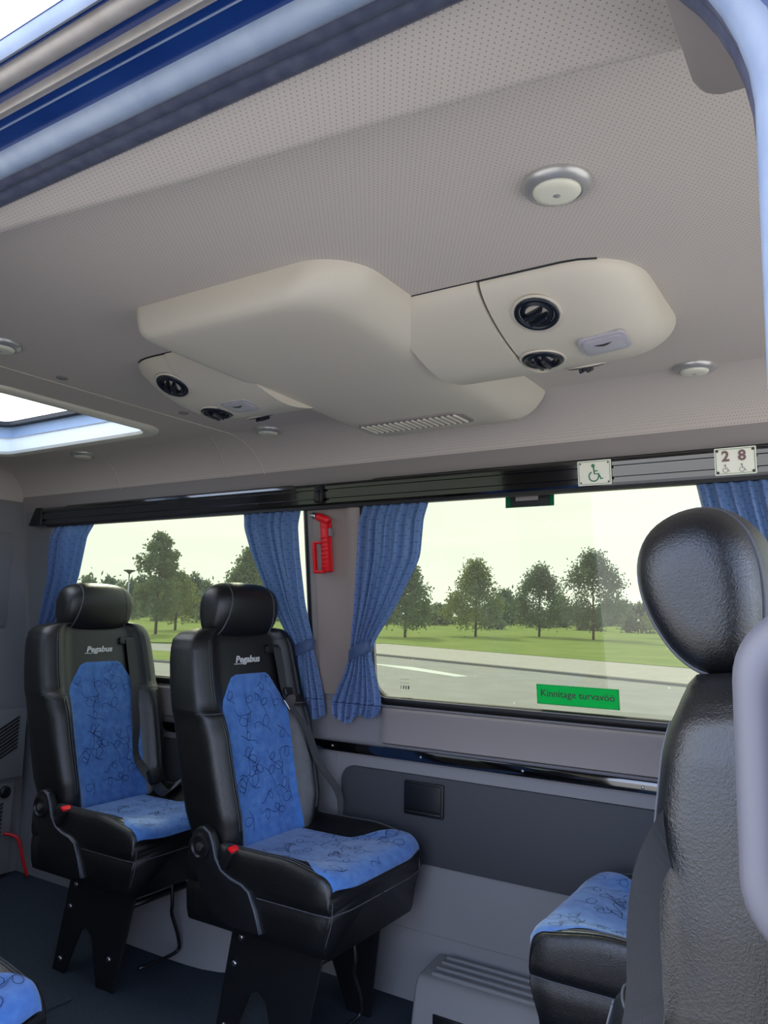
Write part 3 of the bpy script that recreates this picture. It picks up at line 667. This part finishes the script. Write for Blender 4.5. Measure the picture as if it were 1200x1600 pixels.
# ================================================================== CURTAINS
def curtain(rows, pleats, label, tie=None, phase=0, seed=0):
    """rows: (z, xl, xr, amplitude) from top down"""
    zs = [r[0] for r in rows][::-1]
    nz, nu = 60, 90; Z = np.linspace(rows[0][0], rows[-1][0], nz)
    xl = np.interp(Z, zs, [r[1] for r in rows][::-1]); xr = np.interp(Z, zs, [r[2] for r in rows][::-1]); am = np.interp(Z, zs, [r[3] for r in rows][::-1])
    for _ in range(3):
        for a in (xl, xr, am): a[1:-1] = (a[:-2] + 2 * a[1:-1] + a[2:]) / 4
    rnd = random.Random(seed); ph = [rnd.uniform(0, 6) for _ in range(4)]
    V = []; UV = []; Fc = []; full = max(abs(rows[0][2] - rows[0][1]) * 1.25, .3)
    for i, z in enumerate(Z):
        for j in range(nu):
            u = j / (nu - 1); uu = u + .012 * math.sin(6 * z + 9 * u + ph[0])
            x = xl[i] + (xr[i] - xl[i]) * u
            d = am[i] * (math.sin(2 * PI * pleats * uu + phase) + .45 * math.sin(2 * PI * pleats * 1.7 * uu + ph[1] + 2 * z) + .3 * math.sin(2 * PI * 2.3 * uu + ph[2]))
            zz = z + (.012 * math.sin(5 * u + ph[3]) + .008 * math.sin(13 * u) if i == nz - 1 else 0)
            V.append((x, Yw(z) - .056 + .024 * sstep(1.46, 1.54, z) + d * (1 - .25 * sstep(1.46, 1.54, z)), zz)); UV.append((u * full, z))
    for i in range(nz - 1):
        for j in range(nu - 1): Fc.append((i * nu + j, i * nu + j + 1, (i + 1) * nu + j + 1, (i + 1) * nu + j))
    cx = sum(rows[0][1:3]) / 2; cy = 2.09; base = rows[-1][0]
    V = [(x - cx, y - cy, z - base) for x, y, z in V]
    me = md(V, Fc, True, False); ul = me.uv_layers.new(name='UVMap')
    for lp in me.loops: ul.data[lp.index].uv = UV[lp.vertex_index]
    t = empty('curtain', (cx, cy, base), label, 'curtain', 'blue tied window curtains')
    ob('curtain_cloth', me, 'curtain', t)
    if tie:
        z, x0, x1 = tie; cxx = (x0 + x1) / 2; w = (x1 - x0) / 2 + .006; rg = []
        for dz, s in ((-.02, .9), (-.014, 1.03), (0, 1.0), (.014, 1.03), (.02, .9)):
            rg.append([(cxx - cx + w * s * math.cos(a), Yw(z) - .056 - cy + .026 * s * math.sin(a), z - base + dz + .018 * math.cos(a)) for a in [2 * PI * k / 20 for k in range(20)]])
        ob('tie_band', loft(rg, cap=False), 'curtain', t)
    ob('hem', tube([(V[(nz - 5) * nu + j][0], V[(nz - 5) * nu + j][1] - .001, V[(nz - 5) * nu + j][2]) for j in range(0, nu, 2)], .0012, 4), 'thread', t)
curtain([(1.548, -3.04, -2.765, .010), (1.3, -3.09, -2.86, .010), (1.12, -3.16, -2.97, .009), (1.05, -3.17, -3.07, .006), (.98, -3.19, -3.05, .009), (.85, -3.2, -2.99, .01)], 6, 'blue curtain beside the rear wall behind the left headrest', (1.05, -3.17, -3.07), 0, 1)
curtain([(1.548, -1.945, -1.672, .012), (1.37, -1.885, -1.668, .011), (1.2, -1.80, -1.655, .010), (1.09, -1.735, -1.628, .008), (1.045, -1.705, -1.622, .006), (.98, -1.715, -1.61, .009), (.835, -1.747, -1.583, .011)], 7, 'blue curtain left of the red hammer, behind the second headrest', (1.048, -1.705, -1.622), 1, 2)
curtain([(1.548, -1.405, -1.155, .012), (1.35, -1.43, -1.185, .011), (1.2, -1.443, -1.28, .010), (1.09, -1.458, -1.365, .008), (1.05, -1.463, -1.385, .006), (.98, -1.49, -1.37, .009), (.875, -1.555, -1.348, .011), (.83, -1.54, -1.375, .012)], 7, 'blue curtain right of the red hammer, tied beside the right window', (1.052, -1.463, -1.385), 2, 3)
curtain([(1.548, -.375, -.12, .012), (1.35, -.33, -.09, .011), (1.2, -.25, -.07, .010), (1.09, -.16, -.06, .008), (1.05, -.14, -.06, .006), (.98, -.15, -.05, .009), (.85, -.19, -.03, .011)], 7, 'blue curtain behind the near leather headrest, under the numbered plate', (1.052, -.14, -.06), 2, 4)

# ================================================================== CEILING UNITS
def circ(r, z, n=28): return [(r * math.cos(2 * PI * k / n), r * math.sin(2 * PI * k / n), z) for k in range(n)]
LR = loft([circ(.049, 0), circ(.049, -.004), circ(.044, -.010), circ(.036, -.013), circ(.033, -.011), circ(.033, -.006)], cap1=False, auto=40)
LL = loft([circ(.033, -.004), circ(.033, -.013), circ(.030, -.0165), circ(.022, -.018), circ(.008, -.0185)])
LD = loft([circ(.006, -.0180, 10), circ(.005, -.0189, 10)])
for x, y, lb in ((-.341, .972, 'round silver ceiling light nearest the camera, above the right vents'), (-.329, 1.896, 'round silver ceiling light at the far right above the wheelchair plate'), (-1.679, 1.92, 'round silver ceiling light below the left air vents'), (-2.614, 1.894, 'round silver ceiling light behind the roof hatch'), (-1.676, .973, 'round silver ceiling light cut by the left edge of the picture')):
    t = empty('ceiling_light', (x, y, CZ), lb, 'ceiling light', 'round ceiling lights')
    ob('bezel', LR, 'silver', t); ob('lens', LL, 'lens', t); ob('diode', LD, 'silver', t)

# air conditioning housing
ac = empty('roof_air_unit', (-.98, 1.45, CZ), 'large cream air-conditioning housing on the ceiling', 'air conditioner')
def rrect4(x0, x1, y0, y1, rs, k):
    out = []
    for cx, cy, a, q in ((x1 - rs[0], y1 - rs[0], 0, rs[0]), (x0 + rs[1], y1 - rs[1], 90, rs[1]), (x0 + rs[2], y0 + rs[2], 180, rs[2]), (x1 - rs[3], y0 + rs[3], 270, rs[3])):
        for i in range(k + 1):
            t = math.radians(a + 90 * i / k); out.append((cx + q * math.cos(t), cy + q * math.sin(t)))
    return out
def acl(xi0, xi1, yi0, yi1, z, r): return [(x + .98, y - 1.45, z - CZ) for x, y in rrect4(-1.245 + xi0, -.71 - xi1, .985 + yi0, 1.945 - yi1, (.03, .05, .035, r + .02), 10)]
def act(ring): return [(x, y, z - max(0, -z - .03) * .55 * max(0, y + .40) / .8) for x, y, z in ring]
ob('housing', loft([acl(0, 0, 0, 0, CZ, .085), act(acl(.002, .006, .001, .004, CZ - .02, .085)), act(acl(.006, .022, .004, .014, 1.737, .085)), act(acl(.010, .036, .007, .024, 1.727, .085)), act(acl(.017, .05, .013, .04, 1.7185, .085)), act(acl(.028, .066, .023, .06, 1.7135, .085)), act(acl(.045, .085, .038, .08, 1.711, .08)), act(acl(.10, .14, .10, .13, 1.710, .06))], cap0=False), 'cream', ac)
gv = ob('return_grille', prism(rrect(-.205, .115, .27, .37, .02, 4), lambda u, v: (u, v, -.0885), lambda u, v: (u, v, -.075)), 'grey_trim', ac)
for k in range(17):
    ob('slat', box(-.195 + k * .0178, -.188 + k * .0178, .28, .36, -.0925, -.086, .001, 1), 'cream2', gv)
YC = 1.436
AST = {}
def arm(x_in, x_out, nm):
    sgn = 1 if x_out > x_in else -1; Lg = abs(x_out - x_in)
    def wd(x):  # half width and depth along the arm
        q = (abs(x_out - x)) / .13
        s = math.sqrt(max(0, 1 - (1 - min(q, 1)) ** 2.4)); return .10 + .128 * s, .003 + .088 * s ** .8
    def surf(x, c, ex=0):
        w, d = wd(x); w += ex; return Vector((x, YC + w * c, CZ - (d + ex) * (.30 * max(0, 1 - abs(c) ** 6) ** .4 + .70 * (1 - abs(c) ** 1.7))))
    def rings(xs, ex): return [[tuple(surf(x, c, ex) - Vector((-.98, 1.45, CZ))) for c in np.sin(np.linspace(-PI / 2, PI / 2, 33))] + [(x + .98, YC + .05 - 1.45, .004), (x + .98, YC - .05 - 1.45, .004)] for x in xs]
    xs = [x_out - sgn * t for t in (0, .002, .006, .012, .02, .03, .045, .06, .08, .1, .12, .15, .2)] + [x_in + sgn * .165]
    a = ob('vent_arm', loft(rings(xs, 0), auto=50), 'cream', ac)
    ob('dark_gap_line', tube([tuple(surf(x, -1, .002) - Vector((-.98, 1.45, CZ))) for x in np.linspace(x_in, x_out - sgn * .06, 14)], .0028, 5), 'rubber', ac)  # thin black tube stands in for the dark gap between arm and ceiling
    ob('vent_arm_sleeve', loft(rings([x_in + sgn * .16, x_in + sgn * .157, x_in + sgn * .1, x_in - sgn * .03], .0035), auto=50), 'cream', ac)
    return a, surf
def place(surf, x, y):
    w = .228; c = (y - YC) / w; p = surf(x, c); e = .004
    du = surf(x + e, c) - surf(x - e, c); dv = surf(x, c + e / w) - surf(x, c - e / w)
    n = du.cross(dv).normalized()
    if n.z > 0: n = -n
    ex = (Vector((1, 0, 0)) - n * n.x).normalized()
    return p, frame_m(p - Vector((-.98, 1.45, CZ)), ex, n.cross(ex), n)
VR = loft([circ(.041, -.003), circ(.041, .003), circ(.038, .0055), circ(.033, .004), circ(.031, -.004)], cap1=False, auto=60)
VW = loft([circ(.031, -.006), circ(.031, .0), circ(.024, .004), circ(.02, -.002), circ(.008, -.004)], auto=60)
VC = loft([circ(.047, -.002), circ(.046, .0025), circ(.041, .001)], cap1=False)
VB = [box(-.019, .019, -.0035 + o, .0035 + o, -.002, .017, .0025) for o in (-.008, .008)]
RF = prism(rrect(-.045, .045, -.034, .034, .014, 5), lambda u, v: (u, v, -.003), lambda u, v: (u, v, .004), .002)
RL = prism(rrect(-.038, .038, -.027, .027, .012, 5), lambda u, v: (u, v, .003), lambda u, v: (u, v, .0065), .002)
RS = join(prism([(-.016, .010), (-.009, .004), (0, .001), (.009, .004), (.016, .010), (.0, .008)], lambda u, v: (u, v, .006), lambda u, v: (u, v, .0075)))
armR, sR = arm(-.735, -.30, 'r'); armL, sL = arm(-1.225, -1.555, 'l')
for a, sf, vents, lt in ((armR, sR, ((-.487, 1.275, 20), (-.53, 1.42, 95), (-.50, 1.60, 90)), (-.40, 1.395)), (armL, sL, ((-1.43, 1.275, 60), (-1.42, 1.42, 95), (-1.425, 1.60, 90)), (-1.32, 1.40))):
    for x, y, rot in vents:
        p, m = place(sf, x, y)
        v = ob('air_vent', VC, 'cream', a, mtx=m)
        ob('vent_ring', VR, 'vent', v); w = ob('vent_wheel', VW, 'vent', v)
        w.rotation_euler.z = math.radians(rot)
        for b in VB: q = ob('vent_blade', b, 'vent', v); q.rotation_euler.z = math.radians(rot)
    p, m = place(sf, *lt)
    m = m @ Matrix.Rotation(math.radians(0), 4, 'Z')
    r = ob('reading_light', RF, 'lilac', a, mtx=m); ob('light_lens', RL, 'lilac', r); ob('switch_mark', RS, 'signdark', r)

# ================================================================== SEATS
def hwb(z): return IP(z, [.46, .52, .60, .70, .80, .86, .885, .95, 1.02, 1.06, 1.087, 1.104, 1.114, 1.119], [.20, .215, .23, .238, .242, .245, .25, .25, .245, .240, .231, .215, .190, .15])
def thb(z): return IP(z, [.46, .6, .9, 1.03, 1.085, 1.107, 1.119], [.12, .135, .125, .115, .105, .082, .035])
def bolB(z): return IP(z, [.46, .54, .60, .82, .868, .892, .95, 1.06, 1.1], [.02, .05, .064, .062, .052, .032, .030, .030, .026])
def x0b(z): return -.062 - .235 * (z - .525) - max(0, z - 1.08) * .2
def Xf(y, z):
    h, T = hwb(z), thb(z); q = min(abs(y) / h, 1); r = (1 - q ** 5) ** (1 / 5)
    return x0b(z) - T / 2 + T / 2 * r + bolB(z) * sstep(.52, .78, q) * math.sqrt(r)
def back_mesh():
    zs = sorted(set(list(np.linspace(.46, 1.05, 48)) + list(np.linspace(1.05, 1.119, 14)) + [.868, .874, .88, .886])); rings = []
    for z in zs:
        h, T = hwb(z), thb(z); ys = [h * s for s in np.sin(np.linspace(-PI / 2, PI / 2, 41))]
        fr = [(Xf(y, z), y, z) for y in ys]
        bk = [(x0b(z) - T / 2 - T / 2 * (1 - min(1, abs(y) / h) ** 5) ** (1 / 5), y, z) for y in ys[-2:0:-1]]
        rings.append(fr + bk)
    return loft(rings)
def hwi(z): return IP(z, [.495, .60, .80, .868, .895, .945, .972, .98], [.142, .14, .146, .149, .143, .108, .088, .07])
def insert_back(y, z, e=.0035): return Vector((Xf(y, z) + e, y, z))
def back_insert():
    zs = np.linspace(.495, .98, 46); us = np.linspace(-1, 1, 21)
    def f(z, u):
        e = .0045 if abs(u) < .99 and .497 < z < .979 else -.001
        return insert_back(u * hwi(z), z, e)
    return grid(f, zs, us)
CHW = .235
def drop(x): r = .042; return 0 if x < .345 - r else r - math.sqrt(max(0, r * r - (x - .345 + r) ** 2))
def ztop(y, x): q = abs(y) / CHW; return .495 + .040 * sstep(.48, .93, q) * (1 - .80 * sstep(.14, .32, x)) - .006 * sstep(.92, 1.0, q) + .014 * sstep(.12, .28, x) - drop(x)
def xr_(y, x): return x - .014 * sstep(.55, 1.0, abs(y) / CHW) ** 1.5 * sstep(.1, .33, x)
def cushion_mesh():
    xs = [-.16, -.12, -.08, -.04] + list(np.linspace(0, .26, 24)) + [.275, .295, .31, .322, .332, .339, .343, .345]; rings = []
    ys = [CHW * s for s in np.linspace(0, .965, 36)]
    for x in xs:
        half = [(y, ztop(y, x)) for y in ys]; ze = half[-1][1]
        for y, z in ((CHW * .985, ze - .004), (CHW * 1.0, ze - .012), (CHW * 1.01, ze - .03), (CHW * 1.015, .452), (CHW * 1.005, .432), (CHW * .985, .424), (CHW * .985, .421), (CHW * 1.0, .412), (CHW * 1.003, .39), (CHW * .985, .345), (CHW * .95, .318), (CHW * .88, .308)):
            half.append((y, min(z, half[-1][1] - .0008)))
        sh = 1 - .02 * sstep(.30, .345, x)
        zc = lambda z: z
        tuck = .02 * sstep(.2, .345, x)
        ring = [(xr_(y, x) - tuck * sstep(.42, .33, z), y * sh, z) for y, z in half] + [(xr_(y, x) - tuck * sstep(.42, .33, z), -y * sh, z) for y, z in half[::-1][:-1]]
        rings.append(ring)
    return loft(rings)
def hwc(x): return .132 + .093 * sstep(.13, .31, x)
def ins_c(x, y, e=.004): return Vector((xr_(y, x) + e * sstep(.29, .345, x), y * (1 - .02 * sstep(.30, .345, x)), ztop(y, x) + e * (1 - .6 * sstep(.3, .345, x))))
def cushion_insert():
    xs = list(np.linspace(-.10, .28, 60)) + [.29, .30, .31, .32, .33, .337, .342, .3445]; us = np.linspace(-1, 1, 49)
    return grid(lambda x, u: ins_c(x, u * min(hwc(x), .224), .006 if abs(u) < .985 and x < .344 else .0015), xs, us)
def loops(fn, inside, s0, s1, t0, t1, n, seed):
    rnd = random.Random(seed); V = []; Fc = []
    ns = max(1, round((s1 - s0) / .06)); ntt = max(1, round((t1 - t0) / .062)); st = .0021
    for k in range(ns * ntt):
        s = s0 + (k % ns + rnd.uniform(.1, .9)) * (s1 - s0) / ns; t = t0 + (k // ns + rnd.uniform(.1, .9)) * (t1 - t0) / ntt
        th = rnd.uniform(0, 6.28); sg = rnd.choice((-1, 1)); pts = []; rad = rnd.uniform(.008, .0135)
        rad = rnd.uniform(.010, .017)
        plan = [(rnd.randint(8, 16), -sg * rnd.uniform(10, 30)), (int(2 * PI * rad * rnd.uniform(1.0, 1.2) / st), sg / rad), (rnd.randint(6, 14), sg * 4), (rnd.randint(10, 18), -sg * rnd.uniform(35, 60))]
        if rnd.random() < .35: plan += [(int(2 * PI * .009 / st), -sg / .009), (8, sg * 15)]
        s -= .012 * math.cos(th); t -= .012 * math.sin(th)
        for cnt, cu in plan:
            for i in range(cnt):
                th += cu * st * (1 + (.55 * math.cos(4 * PI * i / cnt) if abs(cu) > 56 else 0)); s += st * math.cos(th); t += st * math.sin(th); pts.append((s, t, th))
        run = []
        for p in pts + [None]:
            if p is not None and inside(p[0], p[1]): run.append(p)
            else:
                if len(run) > 3:
                    b0 = len(V)
                    for s_, t_, h_ in run:
                        w = .0007
                        V.append(fn(s_ - w * math.sin(h_), t_ + w * math.cos(h_))); V.append(fn(s_ + w * math.sin(h_), t_ - w * math.cos(h_)))
                    for i in range(len(run) - 1): Fc.append((b0 + 2 * i, b0 + 2 * i + 1, b0 + 2 * i + 3, b0 + 2 * i + 2))
                run = []
    return md(V, Fc, False, False)
HC = [(-.025, -.098), (.012, -.092), (.040, -.066), (.058, -.025), (.064, .015), (.058, .050), (.038, .076), (.005, .088), (-.03, .084), (-.054, .06), (-.062, .02), (-.058, -.03), (-.045, -.075)]
def hr_ring(y, s, dx=0, dz=0):
    P = smoothpts([Vector((a, b, 0)) for a, b in HC + [HC[0]]], 4)[:-1]
    return [(p.x * s[0] + dx, y, p.y * s[1] + dz) for p in P]
def headrest():
    st = [(.146, .25, .28), (.1455, .40, .42), (.143, .54, .55), (.138, .665, .67), (.130, .765, .77), (.118, .84, .855), (.100, .905, .92), (.075, .955, .965), (.04, .99, .993), (0, 1, 1)]
    rings = [hr_ring(-y, (a, b), 0, -.012 * (1 - b)) for y, a, b in st] + [hr_ring(y, (a, b), 0, -.012 * (1 - b)) for y, a, b in st[-2::-1]]
    return loft(rings)
def hr_seam(sg):
    P = smoothpts([Vector((a, b, 0)) for a, b in HC + [HC[0]]], 4)[:-1]; out = []
    for p in P:
        f = (p.y + .098) / .186; y = .118 - .030 * f; k = .84 + .075 * f
        out.append((p.x * (k + .004), sg * y, p.y * (k + .016) - .0016))
    return out
def seat_meshes():
    D = {}
    D['backrest'] = back_mesh(); D['back_insert'] = back_insert()
    D['back_print'] = loops(lambda y, z: insert_back(y, z, .0062), lambda y, z: .535 < z < .972 and abs(y) < hwi(z) - .006, -.12, .12, .54, .97, 40, 5)
    D['cushion'] = cushion_mesh(); D['cushion_insert'] = cushion_insert()
    D['cushion_print'] = loops(lambda x, y: ins_c(x, y, .0078), lambda x, y: -.0 < x < .336 and abs(y) < min(hwc(x), .224) - .006, 0, .33, -.2, .2, 40, 9)
    for sg in (-1, 1):
        st = []
        for q in (.77, .80):
            st.append(tube([(Xf(sg * q * hwb(z), z) + .0006, sg * q * hwb(z), z) for z in np.linspace(.90, 1.085, 16)], .0012, 4))
            st.append(tube([(Xf(sg * q * hwb(z), z) + .0006, sg * q * hwb(z), z) for z in np.linspace(.56, .865, 22)], .0012, 4))
        st.append(tube([(Xf(sg * q * hwb(.877), .877) + .0004, sg * q * hwb(.877), .877) for q in np.linspace(.62, .995, 14)], .0016, 4))
        D['back_stitching%d' % sg] = join(*st)
    for sg in (-1, 1):
        st = []
        for q in (.91, .945):
            st.append(tube([(xr_(sg * q * CHW, x) + .0, sg * q * CHW * (1 - .02 * sstep(.30, .345, x)), ztop(sg * q * CHW, x) + .0008) for x in np.linspace(-.05, .335, 20)], .0011, 4))
        st.append(tube([(.345 - .014 * sstep(.55, 1, .95) ** 1.5 - .02 * sstep(.42, .33, z) + .001, sg * .95 * CHW * .985, z) for z in np.linspace(.455, .345, 8)], .0011, 4))
        st.append(tube([(xr_(CHW, x) - .02 * sstep(.2, .345, x) * sstep(.42, .33, .4225), sg * CHW * .985 * (1 - .02 * sstep(.30, .345, x)), .4225) for x in np.linspace(-.1, .345, 20)] + [(xr_(q * CHW, .345) + .0005, sg * q * CHW * .98, .4225) for q in np.linspace(.95, 0.02, 12)], .0016, 4))
        D['cushion_stitching%d' % sg] = join(*st)
    D['headrest'] = headrest()
    for sg in (-1, 1): D['headrest_piping%d' % sg] = tube(hr_seam(sg), .0028, 6, True)
    D['post'] = tube([(-.02, 0, -.16), (-.024, 0, -.06)], .006, 8)
    # recliner side cover
    oc = [(-.19, .52), (-.182, .553), (-.163, .574), (-.137, .58), (-.112, .568), (-.096, .54), (-.084, .505), (-.062, .478), (-.03, .464), (.01, .456), (.038, .442), (.062, .40), (.085, .34), (-.02, .335), (-.10, .36), (-.15, .43)]
    D['side_cover'] = prism(oc, lambda u, v: (u + .045, -.222, v), lambda u, v: (u + .045, -.25, v), .007, 3)
    D['cover_ridge'] = tube([(u + .045, -.25, v) for u, v in [(-.137, .577), (-.113, .565), (-.099, .538), (-.087, .503), (-.064, .475), (-.03, .461), (.01, .453), (.036, .439), (.059, .398), (.08, .345)]], .0035, 6)
    def dsc(prof, x, z): return loft([[(x + r * math.cos(a), -.25 - d, z + r * math.sin(a)) for a in [2 * PI * k / 20 for k in range(20)]] for r, d in prof], auto=40)
    D['pivot_cap'] = dsc(((.036, 0), (.035, .006), (.028, .008), (.024, .003), (.014, .003)), -.10, .525)
    D['pivot_bolt'] = dsc(((.011, .003), (.011, .008), (.004, .009)), -.10, .525)
    # buckle
    mb = Matrix.Translation((.0, -.232, .517)) @ Matrix.Rotation(math.radians(32), 4, 'Y')
    D['buckle'] = box(-.014, .014, -.018, .018, -.05, .018, .004, 2, mb)
    D['buckle_button'] = box(-.009, .009, -.0185, .013, .014, .0225, .002, 2, mb)
    # pedestal
    pl = [(-.06, .335), (.255, .335), (.25, .27), (.205, 0), (.125, 0), (.075, .13), (.045, .15), (.02, .14), (-.035, 0), (-.095, 0), (-.085, .10)]
    for sg, nm in ((-1, 'pedestal_plate_near'), (1, 'pedestal_plate_far')):
        D[nm] = prism(pl, lambda u, v, s=sg: (u, s * .135 - .004 + (.03 * s * (1 - v / .335)), v), lambda u, v, s=sg: (u, s * .135 + .004 + (.03 * s * (1 - v / .335)), v), .0015, 1)
    D['seat_pan'] = box(-.09, .30, -.19, .19, .30, .34, .008)
    D['cross_bar'] = tube([(.20, -.14, .24), (.20, .14, .24)], .011, 8)
    D['rear_panel'] = box(-.055, -.045, -.13, .13, .15, .32)
    D['release_lever'] = tube(smoothpts([(.235, .02, .30), (.245, .02, .22), (.235, .03, .18), (.245, .055, .10), (.23, .06, .05), (.215, -.08, .045)], 5), .006, 7)
    bl = []
    for sg in (-1,):
        for x, z in ((-.03, .27), (-.045, .2), (.17, .09), (-.06, .04)):
            y = sg * .139 + .03 * sg * (1 - z / .335)
            bl.append(loft([[(x + r * math.cos(a), y - d, z + r * math.sin(a)) for a in [2 * PI * k / 8 for k in range(8)]] for r, d in ((.009, 0), (.008, .005), (.003, .006))]))
    D['bolts'] = bl
    D['belt_guide'] = prism(rrect(-.05, .05, -.014, .012, .01, 4), lambda u, v: (Xf(.135, 1.052 + v) - .012, .135 + u * 1.0, 1.052 + v), lambda u, v: (Xf(.135, 1.052 + v) + .008, .135 + u, 1.052 + v), .003)
    return D
SM = seat_meshes()
LOGO = text('Pegabus', .030, .35, .0006, 'CENTER', .0008); LOGO.transform(Matrix.Scale(1.15, 4, (1, 0, 0)))
LINE = box(-.064, -.018, -.0145, -.0125, 0, .0006)
def surf_pts(yz, e=.006): return [Vector((Xf(y, z) + e, y, z)) for y, z in yz]
def make_seat(x, y, rz, label, belt='taut', head=(-.222, 1.176, 0), tilt=0, hs=1):
    t = empty('bus_seat', (x, y, 0), label, 'seat', 'black and blue bus seats', rz)
    b = ob('backrest', SM['backrest'], 'leather', t)
    if tilt: b.matrix_local = Matrix.Translation((-.06, 0, .5)) @ Matrix.Rotation(math.radians(tilt), 4, 'Y') @ Matrix.Translation((.06, 0, -.5))
    i = ob('backrest_insert', SM['back_insert'], 'velour', b); i['label'] = 'blue velour panel with looped print'
    ob('loop_print', SM['back_print'], 'thread', b, kind='stuff'); [ob('backrest_stitching', SM['back_stitching%d' % k], 'stitch', b) for k in (-1, 1)]
    z = 1.022; xn = Vector((0, 1, 0)); p = Vector((Xf(0, z) + .0012, -.005, z))
    ob('embroidered_name', LOGO, 'silverthread', b, mtx=frame_m(p, xn, Vector((-.345, 0, 1))))
    ob('embroidered_line', LINE, 'silverthread', b, mtx=frame_m(p, xn, Vector((-.345, 0, 1))))
    ob('belt_guide', SM['belt_guide'], 'blackplastic', b)
    c = ob('seat_cushion', SM['cushion'], 'leather', t)
    i = ob('cushion_insert', SM['cushion_insert'], 'velour', c); i['label'] = 'blue velour top with looped print'
    ob('loop_print', SM['cushion_print'], 'thread', c, kind='stuff'); [ob('cushion_stitching', SM['cushion_stitching%d' % k], 'stitch', c) for k in (-1, 1)]
    h = ob('headrest', SM['headrest'], 'leather', t, loc=(head[0], 0, head[1])); h.rotation_euler.y = math.radians(head[2]); h.scale = (hs, hs, hs)
    [ob('headrest_piping', SM['headrest_piping%d' % k], 'stitch', h) for k in (-1, 1)]
    for yy in (-.06, .06): ob('headrest_post', SM['post'], 'steel', h, loc=(0, yy, 0))
    s = ob('side_cover', SM['side_cover'], 'blackplastic', t); ob('cover_ridge', SM['cover_ridge'], 'handle_in', s)
    ob('pivot_cap', SM['pivot_cap'], 'blackplastic', s); ob('pivot_bolt', SM['pivot_bolt'], 'steel', s)
    bu = ob('belt_buckle', SM['buckle'], 'blackplastic', t); ob('release_button', SM['buckle_button'], 'redbtn', bu)['label'] = 'red release button'
    pn = ob('seat_pan', SM['seat_pan'], 'blackmetal', t)
    for nm in ('pedestal_plate_near', 'pedestal_plate_far'): ob('pedestal_plate', SM[nm], 'blackmetal', t)
    ob('cross_bar', SM['cross_bar'], 'blackmetal', t); ob('rear_panel', SM['rear_panel'], 'blackmetal', t); ob('release_lever', SM['release_lever'], 'blackmetal', t)
    for q in SM['bolts']: ob('bolt', q, 'steel', t)
    Y1 = Vector((0, 1, 0))
    if belt == 'taut':
        P = smoothpts(surf_pts([(.138, 1.055), (.142, 1.0), (.15, .90), (.172, .80), (.20, .70)], .009) + [Vector((.02, .235, .60)), Vector((.02, .25, .52)), Vector((.01, .235, .46))], 5)
        ob('belt', strap(P, [Y1 + Vector((-.3, 0, 0)) * (k / len(P)) for k in range(len(P))], .046), 'belt', t)
        q = surf_pts([(.152, .885)], .014)[0]
        ob('belt_tongue', box(-.003, .003, -.028, .028, -.02, .02, .002, 1, Matrix.Translation(q) @ Matrix.Rotation(-.35, 4, 'Y') @ Matrix.Rotation(.5, 4, 'X')), 'steel', t)
        ob('tongue_grip', box(-.006, .006, -.02, .02, -.012, .012, .003, 1, Matrix.Translation(q + Vector((.0, -.012, .03))) @ Matrix.Rotation(-.35, 4, 'Y')), 'blackplastic', t)
    elif belt == 'slack':
        P = smoothpts(surf_pts([(.135, 1.055), (.136, 1.0), (.138, .88), (.13, .75), (.125, .62)], .010) + [Vector((.02, .125, .545))], 5)
        ob('belt', strap(P, [Y1] * len(P), .046), 'belt', t)
        ob('tongue_grip', box(-.012, .012, -.032, .032, -.025, .025, .005, 2, Matrix.Translation((.015, .128, .575)) @ Matrix.Rotation(-.5, 4, 'Y')), 'blackplastic', t)
        P = smoothpts([(.02, .125, .545), (.06, .13, .522), (.065, .16, .53), (.05, .21, .55), (.0, .245, .53), (-.03, .24, .47)], 6)
        ob('lap_belt', strap(P, [Vector((.8, .1, .5))] * len(P), .044), 'belt', t)
    elif belt == 'hang':
        Lp = smoothpts([(-.115, .19, 1.05), (-.10, .235, 1.03), (-.090, .268, 1.0), (-.088, .285, .965), (-.088, .292, .92), (-.078, .295, .87), (-.02, .297, .65), (.0, .29, .48)], 5)
        Rp = smoothpts([(-.12, .19, 1.01), (-.112, .232, 1.0), (-.106, .255, .985), (-.105, .260, .955), (-.106, .262, .92), (-.102, .262, .87), (-.055, .262, .65), (-.04, .258, .48)], 5)
        e = Vector((0, .0018, 0))
        ob('belt', loft([[a, b, b + e, a + e] for a, b in zip(Lp, Rp)], smooth=False), 'belt', t)
    return t
make_seat(-2.235, 1.88, 0, 'black leather seat with blue panels nearest the rear wall, belt slack', 'slack')
make_seat(-1.51, 1.88, 0, 'black leather seat with blue panels beside the tied curtains, facing forward', 'taut')
make_seat(-.323, 1.88, PI, 'rear-facing window seat with only its blue and black cushion showing', 'none')
make_seat(-.246, .87, PI, 'large near black leather seat at the right edge, seen from its side', 'hang', (-.112, 1.207, 12), 7, .95)
make_seat(-1.59, .69, 0, 'seat with only a cushion corner showing at the bottom left', 'taut')

# floor heater at the wall
fh = empty('floor_heater', (-.85, 2.1, 0), 'ribbed grey plastic heater cover on the floor by the wall', 'heater')
ob('cover', prism([(2.02, 0), (2.045, .12), (2.065, .15), (2.195, .165), (2.195, 0)], lambda u, v: (-.31, u - 2.1, v), lambda u, v: (.32, u - 2.1, v), .012, 3), 'rear', fh)
for k in range(4):
    ob('rib', box(-.27, .29, -.025 + k * .03, -.012 + k * .03, .150 + k * .0035, .162 + k * .0035, .004), 'rear', fh)
ob('badge', box(-.24, -.12, -.071, -.064, .04, .075, .003, 2), 'blackplastic', fh)
